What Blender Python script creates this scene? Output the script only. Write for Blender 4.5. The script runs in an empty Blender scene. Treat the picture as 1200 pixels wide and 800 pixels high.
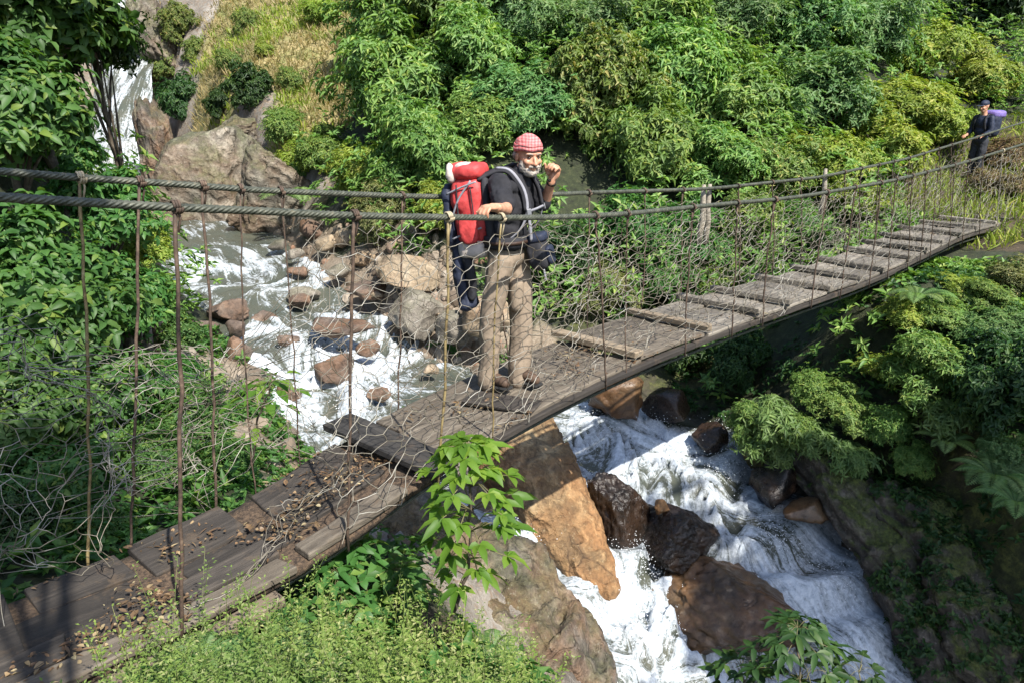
import bpy, math, random
import numpy as np
from mathutils import Vector

R = math.radians
SC = bpy.context.scene
COL = SC.collection
RNG = np.random.default_rng(7)
random.seed(7)

# ------------------------------------------------------------------ camera
F = 930.0                      # focal length in pixels of a 1200 px wide frame
PITCH = R(18)
cam_d = bpy.data.cameras.new('camera')
cam_d.sensor_width = 36.0
cam_d.lens = 36.0 * F / 1200.0
cam_d.clip_start = 0.05
cam_d.clip_end = 2000
cam = bpy.data.objects.new('camera', cam_d)
cam.rotation_euler = (R(90) - PITCH, 0, 0)
COL.objects.link(cam)
SC.camera = cam


def at(px, py, depth):
    """world point seen at photo pixel (px, py) whose distance along +y is depth (the photographer's eye is the origin)"""
    u, v = (px - 600) / F, (400 - py) / F
    c, s = math.cos(PITCH), math.sin(PITCH)
    y = c + v * s
    t = depth / y
    return np.array([u * t, depth, (-s + v * c) * t])


# ------------------------------------------------------------------ light
SUN_V = np.array([.36, -.53, .766])         # towards the sun: over the photographer's right shoulder
SUN_V = SUN_V / np.linalg.norm(SUN_V)
w = bpy.data.worlds.new('World')
SC.world = w
w.use_nodes = True
nt = w.node_tree
sky = nt.nodes.new('ShaderNodeTexSky')
sky.sky_type = 'NISHITA'
sky.sun_disc = False
sky.sun_elevation = math.asin(SUN_V[2])
sky.sun_rotation = math.atan2(SUN_V[0], SUN_V[1])
sky.air_density = 1.0
sky.dust_density = 1.0
bg = nt.nodes['Background']
bg.inputs['Strength'].default_value = 0.13
nt.links.new(sky.outputs['Color'], bg.inputs['Color'])
sd = bpy.data.lights.new('sun', 'SUN')
sd.energy = 4.6
sd.angle = R(0.55)
sd.color = (1.0, .95, .86)
sun = bpy.data.objects.new('sun', sd)
sun.rotation_euler = Vector(SUN_V.tolist()).to_track_quat('Z', 'Y').to_euler()
sun.location = (20, -10, 30)
COL.objects.link(sun)
SC.view_settings.view_transform = 'Standard'
SC.view_settings.look = 'None'
SC.view_settings.exposure = 1.05
SC.view_settings.gamma = 1
SC.cycles.max_bounces = 7
SC.cycles.diffuse_bounces = 4
SC.cycles.glossy_bounces = 2
SC.cycles.transmission_bounces = 3
SC.cycles.caustics_reflective = False
SC.cycles.caustics_refractive = False
SC.cycles.use_denoising = True
SC.cycles.sample_clamp_indirect = 6

# ------------------------------------------------------------------ noise


def _hash(ix, iy, iz, seed):
    h = (ix.astype(np.int64) * 374761393 + iy.astype(np.int64) * 668265263 + iz.astype(np.int64) * 2147483647 + seed * 974711) & 0xffffffff
    h = ((h ^ (h >> 13)) * 1274126177) & 0xffffffff
    h = h ^ (h >> 16)
    return (h & 0xffff) / 32767.5 - 1.0


def vnoise(P, seed=0):
    P = np.asarray(P, float)
    i = np.floor(P)
    f = P - i
    f = f * f * f * (f * (f * 6 - 15) + 10)
    i = i.astype(np.int64)
    out = 0
    for dx in (0, 1):
        wx = f[:, 0] if dx else 1 - f[:, 0]
        for dy in (0, 1):
            wy = f[:, 1] if dy else 1 - f[:, 1]
            for dz in (0, 1):
                wz = f[:, 2] if dz else 1 - f[:, 2]
                out = out + wx * wy * wz * _hash(i[:, 0] + dx, i[:, 1] + dy, i[:, 2] + dz, seed)
    return out


def fbm(P, octaves=4, seed=0, lac=2.05, gain=.5):
    a, o, n = 1.0, 0, 0
    P = np.asarray(P, float)
    for k in range(octaves):
        o = o + a * vnoise(P, seed + k * 17)
        n += a
        a *= gain
        P = P * lac + 3.7
    return o / n


def sstep(a, b, x):
    t = np.clip((x - a) / (b - a), 0, 1)
    return t * t * (3 - 2 * t)


def norm(v):
    v = np.asarray(v, float)
    return v / np.maximum(np.linalg.norm(v, axis=-1, keepdims=True), 1e-9)


# ------------------------------------------------------------------ objects
def link(o):
    COL.objects.link(o)
    return o


def mesh_from(name, V, Fc, mats=None, smooth=True, attrs=None):
    """V (n,3); Fc an (m,k) array, a list of faces, or a list of such arrays"""
    me = bpy.data.meshes.new(name)
    V = np.asarray(V, np.float32)
    if isinstance(Fc, np.ndarray):
        Fc = [Fc]
    if len(Fc) and not isinstance(Fc[0], np.ndarray):
        loops = np.array([i for f in Fc for i in f], np.int32)
        tot = np.array([len(f) for f in Fc], np.int32)
    else:
        loops = np.concatenate([f.ravel() for f in Fc]).astype(np.int32)
        tot = np.concatenate([np.full(len(f), f.shape[1]) for f in Fc]).astype(np.int32)
    me.vertices.add(len(V))
    me.vertices.foreach_set('co', V.ravel())
    me.loops.add(len(loops))
    me.loops.foreach_set('vertex_index', loops)
    me.polygons.add(len(tot))
    st = np.zeros(len(tot), np.int32)
    st[1:] = np.cumsum(tot)[:-1]
    me.polygons.foreach_set('loop_start', st)
    me.polygons.foreach_set('loop_total', tot)
    me.update(calc_edges=True)
    me.polygons.foreach_set('use_smooth', np.full(len(tot), smooth))
    for k, a in (attrs or {}).items():
        at_ = me.attributes.new(k, 'FLOAT', 'POINT')
        at_.data.foreach_set('value', np.asarray(a, np.float32))
    for m in (mats if isinstance(mats, (list, tuple)) else [mats]):
        if m:
            me.materials.append(m)
    return me


def obj(name, V, Fc, mat, parent=None, smooth=True, attrs=None):
    """one mesh object; V in world coordinates, moved into the parent's frame (parents are unrotated, unscaled)"""
    V = np.asarray(V, float)
    base = np.zeros(3)
    p = parent
    while p is not None:
        base = base + np.array(p.location)
        p = p.parent
    if parent is None:
        lo, hi = V.min(0), V.max(0)
        base = np.array([(lo[0] + hi[0]) / 2, (lo[1] + hi[1]) / 2, lo[2]])
    o = link(bpy.data.objects.new(name, mesh_from(name, V - base, Fc, mat, smooth, attrs)))
    if parent is None:
        o.location = base
    if parent is not None:
        o.parent = parent
    return o


def tag(o, label=None, cat=None, group=None, kind=None):
    if label:
        o['label'] = label
    if cat:
        o['category'] = cat
    if group:
        o['group'] = group
    if kind:
        o['kind'] = kind
    return o


def thing(name, label, cat, loc, group=None):
    o = bpy.data.objects.new(name, None)
    o.empty_display_size = .2
    o.location = [float(c) for c in loc]
    link(o)
    return tag(o, label, cat, group)


class MB:
    """collects shapes into one mesh"""

    def __init__(self):
        self.V, self.F, self.n = [], [], 0

    def add(self, V, Fc):
        V = np.asarray(V, float)
        self.V.append(V)
        for f in Fc:
            self.F.append([int(i) + self.n for i in f])
        self.n += len(V)
        return self

    def tube(self, P, r, k=8, cap=True, flat=None):
        P = np.asarray(P, float)
        n = len(P)
        r = np.broadcast_to(np.asarray(r, float), (n,))
        T = norm(np.gradient(P, axis=0))
        up = np.array([0, 0, 1.0]) if abs(T[0, 2]) < .9 else np.array([1.0, 0, 0])
        A = norm(np.cross(T[0], up))
        Vs = []
        for i in range(n):
            A = norm(A - T[i] * np.dot(A, T[i]))
            B = np.cross(T[i], A)
            th = np.arange(k) / k * 2 * np.pi
            Vs.append(P[i] + r[i] * (np.cos(th)[:, None] * A + np.sin(th)[:, None] * B * (flat or 1)))
        Fs = [(i * k + j, i * k + (j + 1) % k, (i + 1) * k + (j + 1) % k, (i + 1) * k + j) for i in range(n - 1) for j in range(k)]
        if cap:
            Fs += [tuple(range(k - 1, -1, -1)), tuple((n - 1) * k + j for j in range(k))]
        return self.add(np.concatenate(Vs), Fs)

    def box(self, c, ax, ay, az, hx, hy, hz, bev=.0, jit=0):
        """oriented box, ends chamfered by bev"""
        c, ax, ay, az = (np.asarray(q, float) for q in (c, ax, ay, az))
        b = min(bev, hx * .9, hy * .9, hz * .9)
        if b <= 0:
            S = [(sx * hx, sy * hy, sz * hz) for sx in (-1, 1) for sy in (-1, 1) for sz in (-1, 1)]
            Fs = [(0, 1, 3, 2), (4, 6, 7, 5), (0, 4, 5, 1), (2, 3, 7, 6), (0, 2, 6, 4), (1, 5, 7, 3)]
        else:
            S, idx, Fs = [], {}, []
            for sx in (-1, 1):
                for sy in (-1, 1):
                    for sz in (-1, 1):
                        for a in range(3):
                            q = [sx * (hx - b), sy * (hy - b), sz * (hz - b)]
                            q[a] = (sx, sy, sz)[a] * (hx, hy, hz)[a]
                            idx[(sx, sy, sz, a)] = len(S)
                            S.append(q)
            for a in range(3):
                for sg in (-1, 1):
                    o1, o2 = [k for k in range(3) if k != a]
                    f = []
                    for s1, s2 in ((-1, -1), (1, -1), (1, 1), (-1, 1)):
                        s = [0, 0, 0]
                        s[a], s[o1], s[o2] = sg, s1, s2
                        f.append(idx[(*s, a)])
                    Fs.append(f)
            for a in range(3):
                o1, o2 = [k for k in range(3) if k != a]
                for s1 in (-1, 1):
                    for s2 in (-1, 1):
                        f = []
                        for sg, q in ((-1, o1), (1, o1), (1, o2), (-1, o2)):
                            s = [0, 0, 0]
                            s[a], s[o1], s[o2] = sg, s1, s2
                            f.append(idx[(*s, q)])
                        Fs.append(f)
            for sx in (-1, 1):
                for sy in (-1, 1):
                    for sz in (-1, 1):
                        Fs.append([idx[(sx, sy, sz, a)] for a in range(3)])
        V = np.array([c + q[0] * ax + q[1] * ay + q[2] * az for q in S])
        if jit:
            V = V + RNG.normal(0, jit, V.shape)
        return self.add(V, Fs)

    def ellipsoid(self, c, r, n=16, m=10, rot=None):
        c, r = np.asarray(c, float), np.broadcast_to(np.asarray(r, float), (3,))
        V = [(0, 0, 1)]
        for i in range(1, m):
            p = np.pi * i / m
            V += [(math.sin(p) * math.cos(2 * np.pi * j / n), math.sin(p) * math.sin(2 * np.pi * j / n), math.cos(p)) for j in range(n)]
        V.append((0, 0, -1))
        V = np.array(V) * r
        if rot is not None:
            V = V @ np.asarray(rot).T
        Fs = [(0, 1 + j, 1 + (j + 1) % n) for j in range(n)]
        for i in range(m - 2):
            a = 1 + i * n
            Fs += [(a + j, a + n + j, a + n + (j + 1) % n, a + (j + 1) % n) for j in range(n)]
        l = len(V) - 1
        a = 1 + (m - 2) * n
        Fs += [(l, a + (j + 1) % n, a + j) for j in range(n)]
        return self.add(V + c, Fs)

    def build(self, name, mat, parent=None, smooth=False):
        me = obj(name, np.concatenate(self.V), self.F, mat, parent, smooth)
        return me


def fix_normals(o):
    import bmesh
    bm = bmesh.new()
    bm.from_mesh(o.data)
    bmesh.ops.recalc_face_normals(bm, faces=bm.faces)
    bm.to_mesh(o.data)
    bm.free()
    return o


# ------------------------------------------------------------------ materials
class NT:
    def __init__(self, name):
        self.m = bpy.data.materials.new(name)
        self.m.use_nodes = True
        self.t = self.m.node_tree
        self.p = self.t.nodes['Principled BSDF']
        self.out = self.t.nodes['Material Output']

    def n(self, kind, **kw):
        nd = self.t.nodes.new(kind)
        for k, v in kw.items():
            if k.startswith('i_'):
                key = k[2:]
                key = int(key) if key.isdigit() else key.replace('_', ' ')
                self.set(nd.inputs[key], v)
            else:
                setattr(nd, k, v)
        return nd

    def set(self, sock, v):
        if isinstance(v, bpy.types.NodeSocket):
            self.t.links.new(v, sock)
        elif isinstance(v, tuple) and len(v) == 3 and sock.type == 'RGBA':
            sock.default_value = (*v, 1)
        else:
            sock.default_value = v

    def noise(self, scale, detail=5, rough=.6, vec=None, dist=0):
        nd = self.n('ShaderNodeTexNoise', i_Scale=scale, i_Detail=detail, i_Roughness=rough, i_Distortion=dist)
        if vec is not None:
            self.set(nd.inputs['Vector'], vec)
        return nd.outputs['Fac']

    def coord(self, scale=(1, 1, 1), rot=(0, 0, 0), kind='Object'):
        tc = self.n('ShaderNodeTexCoord')
        mp = self.n('ShaderNodeMapping')
        self.set(mp.inputs['Vector'], tc.outputs[kind])
        mp.inputs['Scale'].default_value = scale
        mp.inputs['Rotation'].default_value = rot
        return mp.outputs[0]

    def ramp(self, fac, stops, interp='LINEAR'):
        nd = self.n('ShaderNodeValToRGB')
        nd.color_ramp.interpolation = interp
        els = nd.color_ramp.elements
        while len(els) < len(stops):
            els.new(.5)
        for e, (p, c) in zip(els, stops):
            e.position = p
            e.color = (*c, 1) if isinstance(c, tuple) else (c, c, c, 1)
        self.set(nd.inputs[0], fac)
        return nd.outputs[0]

    def mix(self, fac, a, b, mode='MIX'):
        nd = self.n('ShaderNodeMix', data_type='RGBA', blend_type=mode)
        self.set(nd.inputs[0], fac)
        self.set(nd.inputs[6], a)
        self.set(nd.inputs[7], b)
        return nd.outputs[2]

    def math(self, op, a, b=0.0, clamp=False):
        nd = self.n('ShaderNodeMath', operation=op, use_clamp=clamp)
        self.set(nd.inputs[0], a)
        self.set(nd.inputs[1], b)
        return nd.outputs[0]

    def attr(self, name):
        return self.n('ShaderNodeAttribute', attribute_name=name).outputs['Fac']

    def bump(self, h, strength=.5, dist=.02, prev=None):
        nd = self.n('ShaderNodeBump', i_Strength=strength, i_Distance=dist)
        self.set(nd.inputs['Height'], h)
        if prev is not None:
            self.set(nd.inputs['Normal'], prev)
        return nd.outputs[0]

    def fin(self, color=None, rough=None, normal=None, **kw):
        if color is not None:
            self.set(self.p.inputs['Base Color'], color)
        if rough is not None:
            self.set(self.p.inputs['Roughness'], rough)
        if normal is not None:
            self.set(self.p.inputs['Normal'], normal)
        for k, v in kw.items():
            self.set(self.p.inputs[k.replace('_', ' ')], v)
        return self.m


def m_leaf(name, a, b, c=None, trans=.3, rough=.5, spec=.35):
    """leaf: colour varies leaf by leaf and plant by plant"""
    t = NT(name)
    isl = t.n('ShaderNodeNewGeometry').outputs['Random Per Island']
    orn = t.n('ShaderNodeObjectInfo').outputs['Random']
    stops = [(0, a), (.75, b)] + ([(.97, c)] if c else [])
    col = t.ramp(isl, stops)
    # soft patches: older and younger growth in one crown
    pn = t.noise(1.7, 2, .5, t.coord())
    col = t.mix(t.ramp(pn, [(.38, 0.0), (.62, 1.0)]), t.mix(1.0, col, (.8, .86, .8), 'MULTIPLY'), t.mix(1.0, col, (1.15, 1.1, .95), 'MULTIPLY'))
    hsv = t.n('ShaderNodeHueSaturation')
    t.set(hsv.inputs['Hue'], t.math('ADD', t.math('MULTIPLY', orn, .03), .487))
    t.set(hsv.inputs['Value'], t.math('ADD', t.math('MULTIPLY', orn, .26), .9))
    t.set(hsv.inputs['Color'], col)
    col = hsv.outputs[0]
    t.fin(col, rough)
    t.p.inputs['Specular IOR Level'].default_value = spec
    tr = t.n('ShaderNodeBsdfTranslucent')
    t.set(tr.inputs['Color'], t.mix(1.0, col, (1.35, 1.45, .6), 'MULTIPLY'))
    mx = t.n('ShaderNodeMixShader')
    mx.inputs[0].default_value = trans
    t.t.links.new(t.p.outputs[0], mx.inputs[1])
    t.t.links.new(tr.outputs[0], mx.inputs[2])
    t.t.links.new(mx.outputs[0], t.out.inputs['Surface'])
    return t.m


def m_rock(name, dark, mid, light, scale=2.0, rough=.8, moss=0.0, wet=0.0, rust=0.0, strata=None, bump=.6):
    t = NT(name)
    co = t.n('ShaderNodeNewGeometry').outputs['Position']
    n1 = t.noise(scale, 8, .65, co, .4)
    col = t.ramp(n1, [(.3, dark), (.5, mid), (.72, light)])
    h = n1
    if strata:
        mp = t.n('ShaderNodeMapping')
        t.set(mp.inputs['Vector'], co)
        mp.inputs['Rotation'].default_value = strata
        wv = t.n('ShaderNodeTexWave', i_Scale=scale * 1.1, i_Distortion=9, i_Detail=5, i_Detail_Scale=1.6, i_Detail_Roughness=.65)
        t.set(wv.inputs['Vector'], mp.outputs[0])
        col = t.mix(t.math('MULTIPLY', wv.outputs['Fac'], .7), col, dark)
        h = t.math('ADD', t.math('MULTIPLY', wv.outputs['Fac'], -.8), h)
    if rust:
        n2 = t.noise(scale * .6, 4, .6, co)
        col = t.mix(t.math('MULTIPLY', t.ramp(n2, [(.42, 0.0), (.6, 1.0)]), rust), col, (.34, .15, .05))
    # lichen flecks and cracks
    vo = t.n('ShaderNodeTexVoronoi', feature='DISTANCE_TO_EDGE', i_Scale=scale * 1.3)
    t.set(vo.inputs['Vector'], t.mix(.35, co, t.n('ShaderNodeTexNoise', i_Scale=3.0, i_Detail=4.0).outputs['Color'], 'ADD'))
    crack = t.math('MAXIMUM', t.ramp(vo.outputs['Distance'], [(0, 0.0), (.03, 1.0)]), t.ramp(t.noise(scale * .8, 3, .6, co), [(.42, 0.0), (.5, 1.0)]))
    col = t.mix(t.math('SUBTRACT', 1.0, crack), col, t.mix(1.0, col, (.45, .4, .35), 'MULTIPLY'))
    fl = t.noise(scale * 14, 3, .7, co)
    col = t.mix(t.ramp(fl, [(.6, 0.0), (.68, .5)]), col, light)
    if moss:
        geo = t.n('ShaderNodeNewGeometry')
        sx = t.n('ShaderNodeSeparateXYZ')
        t.set(sx.inputs[0], geo.outputs['Normal'])
        mn = t.noise(scale * 1.5, 6, .7, co)
        mk = t.math('MULTIPLY', t.ramp(t.math('ADD', t.math('MULTIPLY', sx.outputs[2], .25), mn), [(.55, 0.0), (.72, 1.0)]), moss)
        col = t.mix(mk, col, t.ramp(fl, [(.3, (.02, .03, .006)), (.7, (.09, .11, .02))]))
    fine = t.noise(scale * 9, 6, .7, co)
    col = t.mix(1.0, col, t.ramp(fine, [(.3, .55), (.5, 1.0), (.7, 1.35)]), 'MULTIPLY')
    nb = t.bump(h, bump, .06)
    nb = t.bump(crack, .35, .015, nb)
    nb = t.bump(fine, min(1, bump * 1.2), .02, nb)
    r = rough
    if wet:
        r = t.math('SUBTRACT', t.math('ADD', t.math('MULTIPLY', fine, .3), .28), wet * .2)
    return t.fin(col, r, nb)
# ------------------------------------------------------------------ stream course (x, y, z, half width)
RIVER = [
    [(-15.5, 31, -1.9, 1.2), (-11.6, 24.3, -2.3, 1.3), (-8.7, 20, -2.65, 1.4), (-5.8, 15.6, -3.05, 1.3), (-4.3, 13.2, -3.35, 1.15), (-3.0, 11.7, -3.75, 1.2),
     (-1.9, 10.8, -4.02, 1.15), (-.3, 10.7, -4.3, .95), (1.2, 10.5, -4.55, 1.0), (2.2, 10.0, -4.8, 1.15), (3.0, 9.1, -5.2, 1.05), (3.55, 8.1, -5.6, .95),
     (4.0, 7.1, -6.15, .95), (4.7, 5.0, -7.1, 1.1), (5.6, 1.0, -8.4, 1.3), (7, -8, -10.5, 1.6), (8, -30, -14, 2)],
    [(-2.3, 10.0, -4.08, .75), (-2.1, 9.2, -4.18, .6), (-1.5, 8.5, -4.28, .5), (-.95, 8.0, -4.42, .38), (.05, 7.95, -4.85, .4), (.75, 7.45, -5.25, .5),
     (1.3, 6.95, -5.7, .6), (2.1, 6.0, -6.4, .7), (4.2, 4.8, -7.1, .8)],
    [(2.2, 9.7, -4.95, .7), (2.1, 8.7, -5.4, .75), (2.3, 7.8, -5.85, .75), (2.7, 6.9, -6.3, .8), (3.4, 5.8, -6.8, .9)],
    [(1.4, 10.1, -4.65, .8), (1.0, 9.2, -4.9, .75), (1.0, 8.5, -5.1, .5), (1.2, 7.6, -5.4, .5), (1.4, 6.9, -5.72, .5)],
]


def stream(X, Y):
    """signed distance to the water's edge, level of the water there, direction of the flow"""
    best = np.full(X.shape, 1e9)
    dmin = np.full(X.shape, 1e9)
    wsum = np.zeros(X.shape)
    zs = np.zeros(X.shape)
    fx, fy = np.zeros(X.shape), np.zeros(X.shape)
    for line in RIVER:
        for a, b in zip(line[:-1], line[1:]):
            ax, ay, az, aw = a
            dx, dy = b[0] - ax, b[1] - ay
            L2 = dx * dx + dy * dy
            t = np.clip(((X - ax) * dx + (Y - ay) * dy) / L2, 0, 1)
            d = np.hypot(X - ax - t * dx, Y - ay - t * dy)
            sdn = d - (aw + t * (b[3] - aw))
            wt = 1 / (np.maximum(d, .05) ** 6 + 1e-6)
            wsum += wt
            zs += wt * (az + t * (b[2] - az))
            fx += wt * dx / math.sqrt(L2)
            fy += wt * dy / math.sqrt(L2)
            dmin = np.minimum(dmin, sdn)
    return dmin, zs / wsum, fx / wsum, fy / wsum


# ------------------------------------------------------------------ terrain control points: (px, py, depth, kind)
CP = [
    # far slope, dry grass and rock
    (300, 50, 24, 'dry'), (300, 2, 27, 'dry'), (160, 2, 28.5, 'dry'), (220, 100, 22.5, 'dry'), (400, 100, 21, 'dry'), (380, 30, 24, 'dry'), (350, 160, 18.5, 'dry'),
    (250, 150, 19.5, 'rock'), (250, 200, 18.3, 'rock'), (300, 262, 17, 'rock'), (200, 255, 17.6, 'rock'), (330, 235, 17, 'rock'),
    (170, 150, 25, 'rock'), (160, 60, 27.5, 'rock'), (130, 25, 28.5, 'rock'), (90, 40, 27.5, 'rock'), (60, 120, 25.0, 'rock'),
    (380, 300, 14.4, 'gravel'), (440, 290, 14.0, 'gravel'), (470, 335, 12.8, 'gravel'), (350, 330, 13.6, 'gravel'), (420, 350, 12.7, 'gravel'), (520, 345, 12.4, 'gravel'), (570, 380, 12.0, 'gravel'),
    # green hillside
    (440, 255, 14.8, 'veg'), (500, 250, 13.9, 'veg'), (560, 300, 13.0, 'veg'), (640, 340, 12.9, 'veg'), (740, 340, 13.0, 'veg'), (700, 405, 12.3, 'moss'), (815, 425, 12.2, 'moss'), (850, 380, 12.6, 'veg'),  # moss points put the dark of the hollow under the deck into the colour
    (600, 150, 16, 'veg'), (470, 120, 18, 'veg'), (480, 20, 22, 'veg'), (600, 0, 21, 'veg'), (750, 120, 16.5, 'veg'), (780, 0, 21, 'veg'), (900, 150, 17.5, 'veg'), (900, 0, 23, 'veg'),
    (900, 260, 14.4, 'veg'), (1000, 240, 14.8, 'veg'), (1030, 100, 20, 'veg'), (1150, 100, 23, 'veg'), (1150, 0, 28, 'veg'), (1060, 30, 25, 'veg'),
    (1180, 262, 14.4, 'soil'), (1140, 213, 18.3, 'soil'), (1100, 240, 15.6, 'soil'), (1190, 190, 18.4, 'soil'), (1200, 235, 15.5, 'soil'),
    # right bank below the bridge
    (1000, 345, 10.4, 'veg'), (1100, 330, 11.0, 'veg'), (1200, 330, 11.3, 'veg'), (1000, 420, 9.8, 'veg'), (1000, 500, 9.2, 'moss'), (935, 470, 10.3, 'veg'), (930, 520, 9.7, 'rock'), (970, 590, 8.9, 'rock'),
    (1080, 500, 8.9, 'moss'), (1100, 600, 7.95, 'moss'), (1040, 620, 8.25, 'rock'), (1060, 700, 7.75, 'rock'), (1120, 780, 7.0, 'rock'), (1200, 600, 7.4, 'moss'), (1200, 450, 8.7, 'veg'), (1150, 700, 7.2, 'moss'), (1200, 790, 6.2, 'moss'), (1200, 700, 6.8, 'moss'),
    # camera bank
    (300, 795, 3.3, 'veg'), (200, 795, 3.2, 'veg'), (360, 725, 4.2, 'veg'), (430, 780, 3.8, 'veg'), (440, 650, 5.4, 'veg'), (560, 790, 4.1, 'veg'), (620, 730, 6.0, 'rock'), (500, 650, 6.4, 'rock'), (560, 700, 5.7, 'rock'), (690, 780, 6.1, 'rock'), (640, 795, 5.3, 'rock'),
    (430, 600, 6.9, 'rock'), (600, 680, 6.6, 'rock'), (480, 620, 7.2, 'rock'),
    # bedrock between the channels
    (590, 510, 8.9, 'rock'), (640, 490, 9.5, 'rock'), (620, 570, 8.4, 'rock'), (680, 640, 7.9, 'rock'), (560, 470, 9.6, 'rock'), (470, 470, 9.8, 'gravel'), (520, 440, 10.2, 'gravel'),
    # left bank
    (300, 492, 8.8, 'gravel'), (330, 540, 8.0, 'gravel'), (50, 640, 4.5, 'veg'), (150, 620, 5.2, 'veg'), (250, 560, 6.6, 'veg'), (20, 500, 6.2, 'veg'), (0, 300, 8, 'veg'), (100, 400, 8.7, 'veg'), (150, 450, 8.9, 'veg'), (200, 480, 9.0, 'veg'),
    (0, 100, 10, 'veg'), (60, 250, 10.5, 'veg'), (150, 330, 12.2, 'veg'), (0, 0, 11.5, 'veg'), (100, 230, 14.5, 'veg'), (30, 180, 12.5, 'veg'), (230, 430, 10.2, 'gravel'),
]
PTS = [(*at(a, b, d), k) for a, b, d, k in CP]
PTS += [(x, y, z, k) for x, y, z, k in [
    # the parts outside the frame
    (0, 0, -1.62, 'soil'), (-1, .6, -1.7, 'soil'), (-.4, 1.4, -1.95, 'soil'), (.9, 1.2, -2.2, 'veg'), (-2.6, 1.6, -2.78, 'soil'), (-1.77, 3.25, -3.05, 'soil'), (-1.2, 3.8, -3.12, 'soil'), (-.6, 4.6, -3.5, 'soil'), (-2.5, 3.3, -3.0, 'soil'), (-3.3, 2.6, -2.85, 'soil'), (-1.9, 4.1, -3.2, 'soil'), (-2, -2, -1.4, 'soil'), (2, -1, -2.0, 'veg'), (2.2, 2.5, -4.4, 'rock'), (2.2, 7.9, -6.3, 'rock'), (2.4, 7.0, -6.8, 'rock'), (2.1, 8.8, -5.9, 'rock'), (3.0, 6.0, -7.2, 'rock'), (1.5, 8.0, -5.8, 'rock'), (1.4, 3.6, -4.5, 'rock'), (0.7, 2.6, -3.0, 'veg'), (2.4, 4.6, -5.9, 'rock'),
    (0, -8, -.6, 'veg'), (-8, -4, .6, 'veg'), (-6, 1, -1.2, 'veg'), (-4.2, 2.6, -2.75, 'soil'), (-5.5, 4, -2.1, 'soil'), (-8, 6, .2, 'veg'), (-12, 12, 3.5, 'veg'), (-16, 22, 5.5, 'veg'), (-22, 10, 9, 'veg'),
    (4, -8, -3.5, 'veg'), (-3, -20, 1.5, 'veg'), (-25, -15, 8, 'veg'), (6.8, 6.2, -4.6, 'moss'), (9.5, 8.5, -2.9, 'veg'), (9, 4, -5, 'moss'), (12, 10, -1.8, 'veg'), (14, 4, -2, 'veg'), (14, -6, -3, 'veg'), (20, 15, 1, 'veg'), (22, -18, -2, 'veg'),
    (13, 15.5, -1.7, 'veg'), (16, 22, .4, 'veg'), (-20, 45, 10, 'dry'), (0, 40, 13, 'dry'), (18, 40, 10, 'veg'), (-8, 33, 6.5, 'dry'), (4, 29, 6, 'veg'), (30, 30, 7, 'veg'), (45, 0, 8, 'veg'), (-45, 20, 22, 'veg'), (-30, 45, 16, 'dry'),
    (-13.5, 28.5, 2.6, 'rock'), (-11, 29, 2.8, 'rock'), (-17.5, 26, 3.0, 'rock'), (-14.6, 24.5, 1.2, 'rock'),
    (0, 90, 45, 'veg'), (90, 90, 45, 'veg'), (-90, 90, 55, 'veg'), (100, 0, 30, 'veg'), (-100, 0, 50, 'veg'), (60, -80, 0, 'veg'), (-60, -80, 25, 'veg'), (10, -80, -18, 'veg')]]
PX = np.array([p[:2] for p in PTS])
PZ = np.array([p[2] for p in PTS])
PK = [p[3] for p in PTS]


def _warp(XY):
    XY = np.asarray(XY, float)
    c = np.array([0, 10.0])
    q = XY - c
    r = np.linalg.norm(q, axis=-1, keepdims=True)
    return q * (15 * np.log1p(r / 15)) / np.maximum(r, 1e-6)


_PW = _warp(PX)


def _tps(r2):
    return .5 * r2 * np.log(r2 + 1e-9)


_n = len(PTS)
_A = np.zeros((_n + 3, _n + 3))
_A[:_n, :_n] = _tps(((_PW[:, None] - _PW[None]) ** 2).sum(-1)) + np.eye(_n) * .25
_A[:_n, _n] = 1
_A[:_n, _n + 1:] = _PW
_A[_n:, :_n] = _A[:_n, _n:].T
_C = np.linalg.solve(_A, np.concatenate([PZ, np.zeros(3)]))


def ground_raw(X, Y):
    W = _warp(np.stack([X.ravel(), Y.ravel()], 1))
    out = np.empty(len(W))
    for i in range(0, len(W), 20000):
        q = W[i:i + 20000]
        out[i:i + 20000] = _tps(((q[:, None] - _PW[None]) ** 2).sum(-1)) @ _C[:_n] + _C[_n] + q @ _C[_n + 1:]
    return out.reshape(X.shape)


def kind_w(X, Y):
    """weight of each ground kind"""
    q = np.stack([X.ravel(), Y.ravel()], 1)
    res = {k: np.zeros(len(q)) for k in ('veg', 'rock', 'dry', 'moss', 'gravel', 'soil')}
    tot = np.zeros(len(q))
    q = q + .35 * np.stack([vnoise(np.c_[q * 1.3, q[:, :1] * 0], 3), vnoise(np.c_[q * 1.3, q[:, :1] * 0 + 9], 4)], 1)
    for (x, y), k in zip(PX, PK):
        wt = 1 / (((q - (x, y)) ** 2).sum(1) + .05) ** 2
        res[k] += wt
        tot += wt
    return {k: (v / tot).reshape(X.shape) for k, v in res.items()}


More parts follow.
